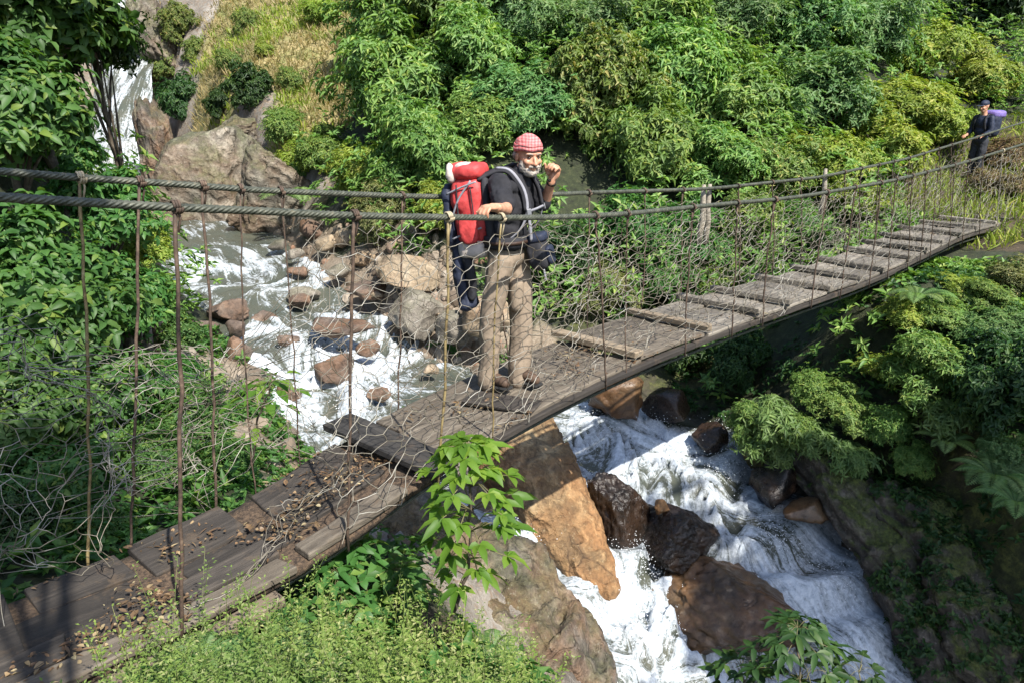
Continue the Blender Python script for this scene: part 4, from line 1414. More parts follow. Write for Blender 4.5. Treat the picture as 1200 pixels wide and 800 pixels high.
def plant(name, label, key, base, r, cat, group=None, squash=1.0, tall=1.0, rz=None):
    i = _pc.get(key, 0)
    _pc[key] = i + 1
    crown, stem = PROTO[key][i % len(PROTO[key])]
    root = thing(name, label, cat, base, group)
    root.scale = (r, r * squash, r * tall)
    root.rotation_euler = (0, 0, RNG.uniform(0, 6.28) if rz is None else rz)
    for nm, me in (('crown', crown), ('stem' if name != 'tree' else 'trunk', stem)):
        o = link(bpy.data.objects.new(nm, me))
        o.parent = root
    return root


def crown_tree(name, label, key, px, py, rpx, depth, cat='tree', group=None, tall=1.0, c=None, r=None, foot=None):
    """a tree whose crown is where the photo shows it and whose trunk reaches the ground"""
    r = r or rpx / F * depth
    c = at(px, py, depth) if c is None else np.asarray(c, float)
    foot = np.asarray(foot if foot is not None else c[:2] + RNG.normal(0, .25, 2), float)
    zg = gz(foot[0], foot[1]) - .1
    i = _pc.get(key, 0)
    _pc[key] = i + 1
    crown, stem = PROTO[key][i % len(PROTO[key])]
    h0 = {'deep': .8, 'broad': .75}.get(key, .7)
    root = thing(name, label, cat, (foot[0], foot[1], zg), group)
    o = link(bpy.data.objects.new('crown', crown))
    o.parent = root
    o.location = (c[0] - foot[0], c[1] - foot[1], c[2] - h0 * r * tall - zg)
    o.scale = (r, r, r * tall)
    o.rotation_euler = (0, 0, RNG.uniform(0, 6.28))
    top = np.array([c[0], c[1], c[2] + r * .3])
    q = np.linspace(0, 1, 12)[:, None]
    P = np.array([foot[0], foot[1], zg]) * (1 - q) + top * q + np.sin(q * 6) * .04
    mb = MB().tube(P, np.linspace(.07 * r + .02, .02 * r + .005, 12), 8)
    rg = np.random.default_rng(i + 5)
    for k in range(9):
        b0 = P[6 + k % 5]
        e = c + norm(rg.normal(size=3)) * r * .7 * (1, 1, .8)
        m_ = (b0 + e) / 2 + [0, 0, .1 * r]
        mb.tube(np.array([b0, m_, e]), [.025 * r + .008, .018 * r + .005, .004], 5)
    mb.build('trunk', M_BARK, root, True)
    return root


GR = 'shrubs on the shaded right bank'


def by_pixel(name, label, key, px, py, rpx, cat='shrub', group=None, depth=None, sink=.1, tall=1.0):
    """a shrub growing on the ground where the photo shows it; rpx = radius in photo pixels"""
    h0 = {'pale': .95, 'deep': .8, 'olive': .75, 'broad': .75, 'yellow': .6, 'bank': .55, 'dull': .6}.get(key, .7)
    if depth is None:
        g_ = hit(px, min(py + rpx * .55, 795), 4)
        depth = g_[1]
    r = rpx / F * depth
    c = at(px, py, depth)
    c[2] = c[2] - r * h0 * tall
    zg = gz(c[0], c[1])
    if c[2] > zg - .02:
        c[2] = c[2] if c[2] - zg < .25 * r else (zg + .15 * r + c[2]) / 2
    if name == 'tree':
        return crown_tree(name, label, key, px, py, rpx, depth, cat, group, tall)
    if group == GR and px > 990 and py < 390:
        tall = tall * .7
    o = plant(name, label, key, c, r, cat, group, squash=RNG.uniform(.8, 1.25), tall=tall * RNG.uniform(.9, 1.2))
    o.rotation_euler = (RNG.uniform(.05, .3), RNG.uniform(-.15, .15), RNG.uniform(-.6, .6))
    return o


GH = 'shrubs on the sunny hillside'
for px, py, r, key, lab in [
    (455, 30, 62, 'bright', 'bright green bush at the top edge next to the dry grass slope'),
    (530, 22, 66, 'bright', 'big fresh green bush at the top of the hillside, second from the dry slope'),
    (612, 30, 62, 'bluish', 'dark bluish bush at the top of the hillside straight above the hiker'),
    (690, 28, 60, 'bluish', 'grey-green bush at the top of the hillside right of the hiker'),
    (768, 22, 62, 'bright', 'green bush cut by the top edge above the fine-leaved thicket'),
    (850, 22, 62, 'bluish', 'bluish bush at the top edge in the middle of the right hillside'),
    (930, 34, 62, 'bluish', 'large blue-green bush near the top edge, left of the grey-green one'),
    (1010, 42, 60, 'bluish', 'grey-green bush near the top edge above the far walker'),
    (1085, 66, 50, 'yellow', 'yellow-green bush on the upper slope left of the dry patch'),
    (1150, 92, 46, 'yellow', 'pale yellowish bush on the upper slope above the far walker\'s pack'),
    (1165, 14, 48, 'deep', 'dark shaded bush in the top right corner'),
    (465, 105, 72, 'bright', 'big domed bright bush beside the dry grass slope, halfway up'),
    (548, 84, 58, 'bright', 'rounded bright bush up the slope behind the red backpack'),
    (612, 118, 60, 'bluish', 'shaded bluish bush directly above the hiker\'s pink headscarf'),
    (690, 110, 66, 'olive', 'olive-tinged bush up to the right of the headscarf'),
    (785, 95, 66, 'bright', 'dense green bush in the middle of the hillside right of the olive one'),
    (865, 112, 66, 'bright', 'fine-leaved green thicket in the centre of the right hillside'),
    (955, 122, 70, 'bluish', 'largest blue-green bush of the right hillside, above the yellow shrubs'),
    (1045, 118, 54, 'yellow', 'sunny yellow-green bush left of the far walker\'s head'),
    (1105, 150, 40, 'yellow', 'low yellow-green bush just left of the far walker'),
    (428, 205, 46, 'yellow', 'yellowish bush at the left foot of the hillside over the gravel bar'),
    (492, 190, 62, 'bright', 'bright bush behind the rear rope left of the red backpack'),
    (566, 148, 48, 'bright', 'bright bush just behind the red backpack\'s top'),
    (442, 258, 34, 'pale', 'pale drooping bush hanging over the square boulder'),
    (512, 252, 40, 'yellow', 'small yellow-green bush under the rear rope left of the backpack'),
    (768, 170, 62, 'bright', 'leafy bright bush right of the dark hollow beside the hiker\'s raised hand'),
    (832, 190, 58, 'bright', 'green bush above the pale lashed posts'),
    (900, 196, 52, 'olive', 'brown-tinged bush behind the rear rope between the posts'),
    (965, 192, 50, 'yellow', 'bright lemon-green shrub above the right-hand post'),
    (1035, 182, 50, 'yellow', 'bright lemon-green shrub under the largest blue-green bush'),
    (740, 262, 56, 'dull', 'green bush behind the netting right of the hiker'),
    (805, 280, 52, 'dull', 'green bush behind the netting below the pale lashed posts'),
    (870, 272, 46, 'bright', 'green bush behind the netting between the two posts'),
    (935, 262, 42, 'dull', 'green bush behind the netting under the right-hand post'),
    (1000, 235, 40, 'yellow', 'low yellow-green growth behind the far part of the netting'),
    (712, 335, 38, 'pale', 'pale dusty shrub on a thin stem just behind the deck'),
    (655, 300, 46, 'deep', 'dark shaded shrub behind the hiker\'s camera bag'),
    (775, 325, 42, 'dull', 'shaded green shrub low behind the deck right of the pale one'),
    (845, 318, 36, 'bright', 'small green shrub low behind the deck under the middle of the netting'),
]:
    by_pixel('shrub', lab, key, px, py, r, group=GH)

GL = 'shrubs and trees on the left bank'
for nm, px, py, r, key, d, lab in [
    ('tree', 26, 20, 92, 'broad', 8.6, 'dark leafy tree filling the top left corner'),
    ('tree', 112, 42, 50, 'deep', 9.6, 'dark tree crown hanging in front of the upper waterfall'),
    ('tree', 14, 128, 84, 'broad', 7.6, 'broad-leaved tree at the left edge above the ropes'),
    ('tree', 66, 172, 46, 'broad', 9.0, 'slim dark tree below the waterfall spray at the left'),
    ('shrub', 40, 270, 90, 'broad', 6.9, 'big soft-leaved shrub behind the ropes at the left edge'),
    ('tree', 128, 245, 56, 'broad', 8.6, 'slender green tree behind the left-hand cane, just under the ropes'),
    ('tree', 172, 288, 36, 'yellow', 9.4, 'small yellow-tipped tree leaning over the upper pool'),
    ('tree', 150, 350, 54, 'broad', 8.4, 'small leafy tree beside the dark brown slab on the left bank'),
    ('shrub', 60, 380, 86, 'broad', 6.6, 'dense shrub in the middle of the left bank'),
    ('shrub', 205, 345, 26, 'broad', 9.6, 'low shrub dipping into the left edge of the upper stream'),
    ('shrub', 228, 440, 34, 'bright', 8.6, 'bright shrub on the left bank just below the rusty rocks'),
    ('shrub', 190, 425, 44, 'dull', 8.2, 'low green shrub under the rusty rocks left of the rapids'),
    ('shrub', 112, 455, 66, 'broad', 6.4, 'soft-leaved shrub in the crumpled netting on the left'),
    ('shrub', 22, 478, 74, 'broad', 5.5, 'large-leaved shrub at the left edge below the dense one'),
    ('shrub', 232, 470, 46, 'dull', 7.4, 'grey-green shrub behind the tall rusty rod'),
    ('shrub', 178, 535, 58, 'dull', 6.0, 'feathery shrub behind the deck under the crumpled netting'),
    ('shrub', 70, 565, 64, 'broad', 5.1, 'bright lobed-leaved shrub just behind the near deck boards'),
    ('shrub', 8, 620, 54, 'deep', 4.6, 'dark shrub at the left edge touching the near deck boards'),
    ('shrub', 120, 612, 38, 'broad', 4.9, 'small leafy clump growing against the far edge of the near deck'),
    ('shrub', 262, 545, 40, 'dull', 6.8, 'thin green shrub on sandy ground behind the deck'),
]:
    by_pixel(nm, lab, key, px, py, r, 'tree' if nm == 'tree' else 'shrub', GL, d)

GR = 'shrubs on the shaded right bank'
for px, py, r, key, d, lab in [
    (962, 362, 28, 'bright', 9.7, 'bright bush pressed against the deck edge at mid bank'),
    (1042, 372, 32, 'yellow', 9.4, 'lemon-green bush in the sunlit upper right bank'),
    (1105, 358, 32, 'bright', 9.6, 'bright green bush below the yellow-green ones on the upper right bank'),
    (1150, 340, 28, 'bright', 9.9, 'small bright bush near the landing on the upper right bank'),
    (1052, 425, 32, 'bright', 8.9, 'bright bush hanging in the middle of the right bank'),
    (1125, 432, 34, 'bank', 8.5, 'whorl-leaved bush in the middle right of the bank'),
    (1010, 455, 26, 'bank', 8.9, 'leafy spray hanging over the grey-brown slab'),
    (1180, 475, 34, 'bluish', 7.9, 'blue-green spray above the large pale fern'),
    (1085, 470, 26, 'bright', 8.5, 'lowest bright bush on the right bank above the moss'),
    (885, 398, 26, 'bright', 9.6, 'small bright bush under the deck edge at the head of the right bank'),
    (945, 412, 30, 'bright', 9.3, 'bright fine-leaved bush between the two whorl-leaved ones'),
    (928, 452, 24, 'bank', 9.4, 'little leafy bush hanging lowest over the cascade\'s right side'),
    (918, 380, 32, 'bank', 9.5, 'lit whorl-leaved bush under the deck at the left end of the right bank'),
    (898, 428, 28, 'bank', 9.6, 'bright leafy bush drooping over the dark hollow by the cascade'),
    (968, 428, 30, 'bank', 9.2, 'whorl-leaved bush right of the drooping bright one'),
    (1000, 388, 40, 'bright', 9.4, 'green bush tucked under the deck in the middle of the right bank'),
    (1062, 352, 36, 'yellow', 9.7, 'yellow-green bush under the deck\'s far end'),
    (1128, 330, 36, 'yellow', 10.2, 'sunlit yellowish bush beside the far landing'),
    (1185, 322, 34, 'pale', 10.2, 'pale bush at the right edge just below the landing'),
    (1160, 378, 46, 'bluish', 9.4, 'blue-green bush at the right edge with light new tips'),
    (1090, 402, 52, 'bright', 9.0, 'leafy green bush in the middle of the shaded right bank'),
    (1180, 430, 60, 'deep', 8.4, 'dark bush at the right edge above the ferns'),
    (1192, 505, 42, 'bluish', 7.7, 'pale-tipped bush behind the ferns at the right edge'),
]:
    by_pixel('shrub', lab, key, px, py, r, 'shrub', GR, d)

crown_tree('tree', 'unseen tree above the photographer, added to dapple the near deck', 'dull', 0, 0, 0, 0, c=(-.45, .3, 3.6), r=.95, foot=(1.7, -1.9))  # out-of-view crown added to break the sunlight on the near deck
# an unseen tree added right of the photographer to shade the right bank
crown_tree('tree', 'tall unseen tree on the right, added to shade the right bank', 'bluish', 0, 0, 0, 0, c=(7.7, 2.2, 2.5), r=2.15, foot=(8.9, 1.3))

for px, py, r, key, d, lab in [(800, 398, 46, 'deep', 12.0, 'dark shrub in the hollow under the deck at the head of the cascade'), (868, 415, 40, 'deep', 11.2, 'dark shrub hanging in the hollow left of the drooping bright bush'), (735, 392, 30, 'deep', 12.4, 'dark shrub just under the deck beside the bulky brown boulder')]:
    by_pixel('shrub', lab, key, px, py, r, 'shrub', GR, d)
for px, py, r, d, lab in [(1182, 168, 30, 18.6, 'brown withered bush beside the distant walker\'s legs'), (1160, 205, 26, 16.6, 'brown withered bush on the bank above the landing'), (1196, 215, 26, 16.0, 'brown withered bush at the right edge by the end of the ropes')]:
    by_pixel('shrub', lab, 'withered', px, py, r, 'shrub', GR, d)

# small dark bushes on the dry slope
GD = 'bushes on the dry grass slope'
for px, py, r, key, lab in [(215, 118, 24, 'deep', 'small dark bush on the ledge above the pale rock face'), (293, 108, 26, 'deep', 'dark green bush in the hollow of the dry slope'), (262, 122, 18, 'deep', 'little dark bush between two others over the rock face'),
                            (330, 150, 24, 'bright', 'green bush creeping down the right end of the rock face'), (352, 190, 26, 'yellow', 'yellow-green bush at the right foot of the rock face'), (205, 30, 22, 'olive', 'olive tuft high on the dry slope near the crag'),
                            (375, 15, 24, 'yellow', 'yellowish tuft at the top edge of the dry slope'), (385, 175, 30, 'bright', 'bright bush where the dry slope meets the green hillside'), (345, 205, 18, 'bright', 'small palm-like green tuft above the gravel bar'), (196, 78, 17, 'olive', 'olive bush at the foot of the grey crag'), (158, 92, 16, 'deep', 'little dark bush at the right edge of the waterfall'), (225, 60, 15, 'olive', 'grey-olive scrub on the dry slope right of the crag'), (310, 60, 14, 'yellow', 'yellow-green scrub in the middle of the dry slope'), (340, 95, 17, 'olive', 'olive scrub on the lower right of the dry slope'), (285, 28, 15, 'olive', 'olive scrub high in the middle of the dry slope'), (270, 72, 16, 'olive', 'small olive tuft in the middle of the dry slope')]:
    by_pixel('shrub', lab, key, px, py, r, group=GD)


# ------------------------------------------------------------------ ferns
def fern(label, base, n, L, seed, spread=1.0, mat='fern'):
    rg = np.random.default_rng(seed)
    root = thing('fern', label, 'fern', base, 'ferns')
    for i in range(n):
        a = i / n * 2 * np.pi + rg.uniform(-.3, .3)
        d = np.array([math.cos(a), math.sin(a), 0])
        q = np.linspace(0, 1, 26)
        ll = L * rg.uniform(.75, 1.15)
        P = np.array(base) + (d * spread)[None] * (q * ll * .85)[:, None] + np.array([0, 0, 1.0]) * (ll * (.75 * q - .72 * q ** 2.3))[:, None]
        T = norm(np.gradient(P, axis=0))
        S = norm(np.cross(T, [0, 0, 1.0]))
        U = np.cross(S, T)
        W = ll * .24 * np.sin(np.clip(q * 1.02 + .04, 0, 1) * np.pi) ** .7
        B = np.concatenate([P[2:], P[2:]])
        D = np.concatenate([S[2:] + T[2:] * .45, -S[2:] + T[2:] * .45])
        V, Fc = leaf_mesh(B, D, np.concatenate([U[2:], U[2:]]), np.concatenate([W[2:], W[2:]]), ll * .04, .1, .2, False)
        mb = MB().tube(P, np.linspace(.006, .0015, 26), 4)
        nv = len(V)
        Ff = [list(f) for f in Fc] + [[z + nv for z in f] for f in mb.F]
        obj('frond', np.concatenate([V] + mb.V), Ff, LEAF[mat], root)
    return root


for px, py, d, L, sd_, lab in [(1165, 560, 7.5, .62, 1, 'large pale fern arching over the shaded right bank'), (1190, 590, 7.0, .5, 2, 'fern cut by the right edge below the pale-tipped bush'), (1075, 350, 9.6, .5, 4, 'light fern under the deck among the yellow bushes'),
                               (1110, 520, 8.2, .4, 5, 'small fern left of the large pale one'), (330, 775, 3.2, .3, 7, 'low fern in the herb patch at the bottom edge'), (235, 775, 3.0, .26, 8, 'yellowish fern under the near beam at the bottom edge'), (575, 770, 4.2, .28, 9, 'small fern at the right end of the herb patch beside the bedrock'), (350, 235, 16.0, .9, 6, 'tufted fern hanging beside the rock face over the gravel bar')]:
    p = at(px, py, d)
    fern(lab, p, 9, L, sd_)


# ------------------------------------------------------------------ saplings in the foreground
def whorl_plant(name, label, cat, base, top, tiers, k, L, asp, mat, seed, rs=.012, leaflets=1, bend=.05, fine=True):
    """an upright stem carrying tiers of long-stalked leaves"""
    rg = np.random.default_rng(seed)
    base, top = np.asarray(base, float), np.asarray(top, float)
    root = thing(name, label, cat, base)
    q = np.linspace(0, 1, 18)[:, None]
    side = np.array([rg.normal(), rg.normal(), 0])
    P = base + (top - base) * q + np.sin(q * np.pi) * side * bend + .008 * rg.normal(size=(18, 3))
    P[0], P[-1] = base, top
    MB().tube(P, np.linspace(rs, rs * .45, 18), 8).build('stem', M_BARK if rs > .008 else M_GSTEM, root, True)
    Vs, Fs, off = [], [], 0
    tw = MB()
    for j, (h, rr, n) in enumerate(tiers):
        c = np.array([np.interp(h, q[:, 0], P[:, z]) for z in range(3)])
        for i in range(n):
            a = i / n * 2 * np.pi + j * .9 + rg.uniform(-.3, .3)
            d = np.array([math.cos(a), math.sin(a), rg.uniform(.0, .45)])
            e = c + norm(d) * rr * rg.uniform(.7, 1.15)
            m_ = (c + e) / 2 + np.array([0, 0, rr * .18])
            tw.tube(np.array([c, m_, e]), rs * .22, 4)
            if leaflets == 1:
                V, Fc = leaf_mesh(e[None], (d * (1, 1, .4) - [0, 0, .25])[None], np.array([[d[0] * .3, d[1] * .3, 1.0]]), L * rg.uniform(.75, 1.2), L * asp, .16, rg.uniform(.15, .45), fine)
            else:
                ph = np.linspace(-1.5, 1.5, leaflets) + rg.normal(0, .1, leaflets)
                dh = norm(np.array([d[0], d[1], 0]))
                sd2 = np.array([-dh[1], dh[0], 0])
                D = np.cos(ph)[:, None] * dh + np.sin(ph)[:, None] * sd2 + np.array([0, 0, rg.uniform(-.25, .1)])
                V, Fc = leaf_mesh(np.repeat(e[None], leaflets, 0), D, np.repeat(np.array([[d[0] * .25, d[1] * .25, 1.0]]), leaflets, 0) + rg.normal(0, .28, (leaflets, 3)), rg.uniform(.7, 1.15, leaflets) * L * (1 - .25 * np.abs(np.linspace(-1, 1, leaflets))) * rg.uniform(.75, 1.2), L * asp * rg.uniform(.8, 1.1), .16, rg.uniform(.1, .5, leaflets), fine)
            Vs.append(V)
            Fs.append(Fc + off)
            off += len(V)
    obj('foliage', np.concatenate(Vs), np.concatenate(Fs), LEAF[mat], root)
    if tw.n:
        tw.build('twig', M_GSTEM, root, True)
    return root


whorl_plant('sapling', 'fresh light green sapling on a thin bare trunk in front of the bridge edge', 'sapling', at(508, 770, 3.95), at(548, 520, 4.05),
            [(.46, .14, 4), (.56, .2, 6), (.66, .23, 8), (.75, .24, 9), (.83, .22, 9), (.91, .17, 8), (.97, .11, 7), (1.0, .03, 6)], 6, .14, .44, 'fresh', 3, .014, 5)
whorl_plant('leafy_plant', 'dark leafy plant with hand-shaped leaves before the big smooth boulder at the bottom right', 'plant', at(950, 880, 4.0), at(935, 735, 4.35),
            [(.35, .22, 6), (.5, .26, 8), (.65, .28, 9), (.78, .26, 9), (.9, .2, 9), (1.0, .1, 8), (1.0, .03, 5)], 6, .15, .34, 'deep', 5, .01, 5)
whorl_plant('leafy_plant', 'second dark leafy plant left of the bigger one, at the bottom edge', 'plant', at(860, 900, 4.1), at(868, 775, 4.4), [(.5, .16, 6), (.75, .18, 7), (.95, .12, 7)], 5, .13, .36, 'deep', 6, .008, 5)
whorl_plant('leafy_plant', 'third leafy plant at the bottom edge right of the bigger one', 'plant', at(1015, 900, 4.0), at(1010, 778, 4.3), [(.5, .16, 6), (.75, .18, 7), (.95, .12, 7)], 5, .13, .36, 'deep', 8, .008, 5)
whorl_plant('sapling', 'broad-leaved sapling standing between the deck and the rapids', 'sapling', at(296, 545, 5.9), at(318, 448, 5.8), [(.5, .16, 4), (.75, .22, 6), (.92, .2, 7), (1.0, .12, 6), (1.0, .03, 3)], 5, .17, .5, 'fresh', 9, .011, 1)
GW = 'leafy weeds below the near deck'
for px, py, d, L, sd_, lab in [(420, 640, 4.35, .12, 11, 'nettle-like weed touching the deck edge left of the sapling'), (465, 668, 4.3, .13, 12, 'broad weed left of the sapling\'s bare trunk'), (392, 668, 4.0, .12, 13, 'weed under the end of the pale edge beam'),
                               (345, 715, 3.6, .11, 17, 'weed under the pale edge beam in shadow'),
                               (270, 765, 3.1, .11, 18, 'yellowish weed beneath the near beam'), (200, 790, 2.9, .1, 19, 'bright weed at the bottom edge left of the herbs'),]:
    top = at(px, py, d)
    base = top.copy()
    base[2] = min(gz(top[0], top[1]) - .03, top[2] - .18)
    o = whorl_plant('weed', lab, 'plant', base, top, [(.35, .12, 5), (.5, .15, 6), (.65, .16, 6), (.8, .14, 6), (.92, .1, 6), (1.0, .04, 5)], 6, L, .5, 'broad', sd_, .006, 3)
    o['group'] = GW


# ------------------------------------------------------------------ uncountable growth
def scatter(n, x0, x1, y0, y1, kinds, seed, thr=.45, shore=.25):
    rg = np.random.default_rng(seed)
    x, y = rg.uniform(x0, x1, n), rg.uniform(y0, y1, n)
    K = kind_w(x, y)
    w_ = sum(K[k] for k in kinds)
    s_ = stream(x, y)[0]
    ok = (w_ + .12 * vnoise(np.stack([x * 1.5, y * 1.5, x * 0], 1), seed) > thr) & (s_ > shore)
    x, y = x[ok], y[ok]
    z = ground(x, y)
    e = .1
    nx_, ny_ = (ground(x + e, y) - z) / e, (ground(x, y + e) - z) / e
    N = norm(np.stack([-nx_, -ny_, np.ones_like(z)], 1))
    return np.stack([x, y, z], 1), N, rg


def cover(name, mat, P, N, rg, hgt, k, L, asp, fine=False, elev=.4, droop=.3):
    P = P + N * rg.uniform(.0, 1, (len(P), 1)) ** 1.5 * hgt
    V, Fc = whorls(P, norm(N + [0, 0, .6] + rg.normal(0, .3, N.shape)), k, L, asp, rg, elev, droop, fine)
    return tag(obj(name, V, Fc, LEAF[mat]), kind='stuff')


P, N, rg = scatter(26000, -9, 10, 2.2, 17, ('veg',), 501)
farm = P[:, 1] > 9.5
cover('undergrowth', 'broad', P[~farm], N[~farm], rg, .22, 6, .10, .4)
P, N, rg = scatter(60000, -10, 22, 9.5, 34, ('veg',), 502)
dark = hit(690, 225, 4)
k1 = (fbm(P * .7, 3, 55) > -.13) & (np.hypot(P[:, 0] - dark[0], P[:, 1] - dark[1]) > .8)
P, N = P[k1], N[k1]
so = (P - B0) @ BN
ss = (P - B0) @ BD
hg = np.where((ss < 17) & (so > -1.3), np.clip(deck_z(np.clip(ss, -7, 16)) - .3 - P[:, 2], .03, .5), 1.0)[:, None]
cover('undergrowth', 'bright', P, N, rg, hg, 7, .115, .38)
P, N, rg = scatter(9000, 2.5, 9, 5.5, 12, ('moss', 'veg'), 503, .4, .1)
keepm = rg.random(len(P)) < np.clip(.45 + .8 * vnoise(P * 1.3, 9), 0, 1)
cover('bank_herbs', 'deep', P[keepm], N[keepm], rg, .1, 6, .07, .5)
MV, MN = [], []
for o in MOSSY:
    n_ = len(o.data.vertices)
    a, b = np.empty(n_ * 3, np.float32), np.empty(n_ * 3, np.float32)
    o.data.vertices.foreach_get('co', a)
    o.data.vertices.foreach_get('normal', b)
    MV.append(a.reshape(-1, 3) + np.array(o.location))
    MN.append(b.reshape(-1, 3))
MV, MN = np.concatenate(MV).astype(float), np.concatenate(MN).astype(float)
k1 = (MN[:, 2] > .1) & (fbm(MV * 1.6, 3, 91) > .06) & (rg.random(len(MV)) < .16) & (MV[:, 0] > 3.6)
cover('bank_herbs', 'deep', MV[k1], MN[k1], rg, .07, 6, .06, .5)
# dry grass on the far slope
def grass(name, mat, P, N, rg, L, W, lean=.5):
    n = len(P)
    D = norm(N * .4 + np.array([0, 0, 1.0]) + rg.normal(0, lean, (n, 3)) * (1, 1, .3))
    V, Fc = leaf_mesh(P, D, norm(rg.normal(size=(n, 3))), L * rg.uniform(.5, 1.2, n), W, .05, rg.uniform(.1, .7, n), True)
    return tag(obj(name, V, Fc, LEAF[mat]), kind='stuff')


P, N, rg = scatter(70000, -17, 2, 16, 34, ('dry',), 504, .4)
pn = fbm(P * .55, 4, 77)
k1, k2 = pn < .17, pn >= .1
grass('dry_grass', 'dry', P[k1], N[k1], rg, .26, .03, .6)
grass('green_grass', 'yellow', P[k2], N[k2], rg, .22, .04, .7)
P, N, rg = scatter(5200, -4.6, 0, 6.8, 12, ('gravel', 'soil'), 506, .3, .12)
k1 = vnoise(P * 1.6, 12) > .05
cover('bank_herbs', 'broad', P[k1], N[k1], rg, .12, 6, .08, .42)
P, N, rg = scatter(24000, 7, 20, 13, 26, ('dry', 'soil'), 505, .4)
grass('green_grass', 'yellow', P, N, rg, .26, .028, .7)

# wild herbs in front: thin stalks with many small leaves and seed heads
rg = np.random.default_rng(600)
Vs, Fs, off = [], [], 0
tw = MB()
for i in range(1150):
    px, py = rg.uniform(120, 640), rg.uniform(690, 900)
    if py < 720 + abs(px - 420) * .0 and rg.random() < .5:
        continue
    if px > 560 and py < 760:
        continue
    b = hit(px, min(py + 60, 900), 1.2, 8)
    # keep clear of the deck
    so = (b - B0) @ BN
    if so < .62:
        continue
    h = rg.uniform(.15, .42) if rg.random() < .8 else rg.uniform(.4, .72)
    lean = rg.normal(0, .1, 3) * (1, 1, 0)
    q = np.linspace(0, 1, 6)[:, None]
    Pq = b + np.array([0, 0, h]) * q + lean * q ** 2
    tw.tube(Pq, np.linspace(.0022, .001, 6), 3, cap=False)
    n = int(h * 75)
    hh = rg.uniform(.15, 1.02, n)
    C = np.stack([np.interp(hh, q[:, 0], Pq[:, k]) for k in range(3)], 1)
    a = rg.uniform(0, 6.28, n)
    D = np.stack([np.cos(a), np.sin(a), rg.uniform(.1, .9, n)], 1)
    C = C + D * rg.uniform(0, .022, (n, 1))
    l_ = .018 + .022 * (1 - hh) * rg.uniform(.5, 1.5, n)
    V, Fc = leaf_mesh(C, D, np.tile([0, 0, 1.0], (n, 1)), l_, l_ * .5, .1, .2, False)
    Vs.append(V)
    Fs.append(Fc + off)
    off += len(V)
Vt = np.concatenate(tw.V)
Ft = np.array(tw.F)
me = mesh_from('wild_herbs', np.concatenate(Vs + [Vt]), [np.concatenate(Fs), Ft + off], LEAF['herb'])
tag(link(bpy.data.objects.new('wild_herbs', me)), kind='stuff')

# fallen leaves on the deck and between the boards
rg = np.random.default_rng(610)
n = 3400
s = np.where(rg.random(n) < .62, rg.uniform(-3.6, -1.1, n), np.where(rg.random(n) < .6, rg.uniform(-1.1, 1.2, n), rg.uniform(1, 12, n)))
o_ = np.clip(rg.normal(.1, .26, n), -.42, .43)
cl = vnoise(np.stack([s * 2.4, o_ * 4, s * 0], 1), 71)
k = cl + rg.normal(0, .12, n) > .16
s, o_ = s[k], o_[k]
P = bp(s, o_, deck_z(s) + np.where(s < -1, .0, .003) + rg.uniform(0, .006, len(s)))
a = rg.uniform(0, 6.28, len(s))
D = np.stack([np.cos(a), np.sin(a), np.abs(rg.normal(0, .1, len(s)))], 1)
V, Fc = leaf_mesh(P, D, np.array([0, 0, 1.0]) + rg.normal(0, .3, (len(s), 3)), np.clip(rg.lognormal(-3.5, .55, len(s)), .012, .085), np.clip(rg.lognormal(-4.2, .5, len(s)), .007, .04), .25, rg.normal(0, .08, len(s)), True)
tag(obj('leaf_litter', V, Fc, LEAF['litter']), kind='stuff')
# ------------------------------------------------------------------ people and what they carry
def m_cloth(name, c, var=.25, scale=40, rough=.85, bumpk=.3, patch=None):
    t = NT(name)
    pos = t.n('ShaderNodeNewGeometry').outputs['Position']
    a, b = t.noise(9, 4, .6, pos), t.noise(scale * 6, 2, .6, pos)
    lo = tuple(x * (1 - var) for x in c)
    hi = tuple(min(1, x * (1 + var)) for x in c)
    col = t.ramp(a, [(.35, lo), (.65, hi)])
    if patch:
        col = t.mix(t.ramp(t.noise(patch[1], 3, .6, pos), [(.5, 0.0), (.58, 1.0)]), col, patch[0])
    return t.fin(col, rough, t.bump(b, bumpk, .002, t.bump(t.noise(26, 4, .6, pos), .35, .012)), Specular_IOR_Level=.25)


t = NT('skin')
pos = t.n('ShaderNodeNewGeometry').outputs['Position']
M_SKIN = t.fin(t.ramp(t.noise(24, 4, .6, pos), [(.35, (.42, .2, .12)), (.65, (.58, .31, .2))]), .5, t.bump(t.noise(120, 3, .6, pos), .2, .002))
t.p.inputs['Subsurface Weight'].default_value = .08
t.p.inputs['Subsurface Radius'].default_value = (.012, .005, .003)
M_BLACK = m_cloth('black_cotton', (.022, .022, .026))
M_NAVY = m_cloth('navy_nylon', (.022, .028, .05), rough=.6)
M_KHAKI = m_cloth('khaki_trouser_cloth', (.255, .2, .148), .1)
M_RED = m_cloth('red_pack_nylon', (.47, .055, .055), .22, rough=.55)
M_PALE = m_cloth('pale_grey_nylon', (.5, .44, .4), .12, rough=.6)
M_STRAP = m_cloth('grey_webbing', (.25, .25, .28), .12)
M_HARN = m_cloth('black_harness_foam', (.03, .03, .035), .2)
t = NT('pink_headscarf')
hp = t.n('ShaderNodeTexCoord').outputs['Object']
w1 = t.n('ShaderNodeTexWave', bands_direction='Z', i_Scale=17.0, i_Distortion=2.5, i_Detail=2.0)
t.set(w1.inputs['Vector'], hp)
w2 = t.n('ShaderNodeTexWave', bands_direction='X', i_Scale=14.0, i_Distortion=2.5, i_Detail=2.0)
t.set(w2.inputs['Vector'], hp)
ck = t.math('MULTIPLY', t.math('ADD', w1.outputs['Fac'], w2.outputs['Fac']), .5)
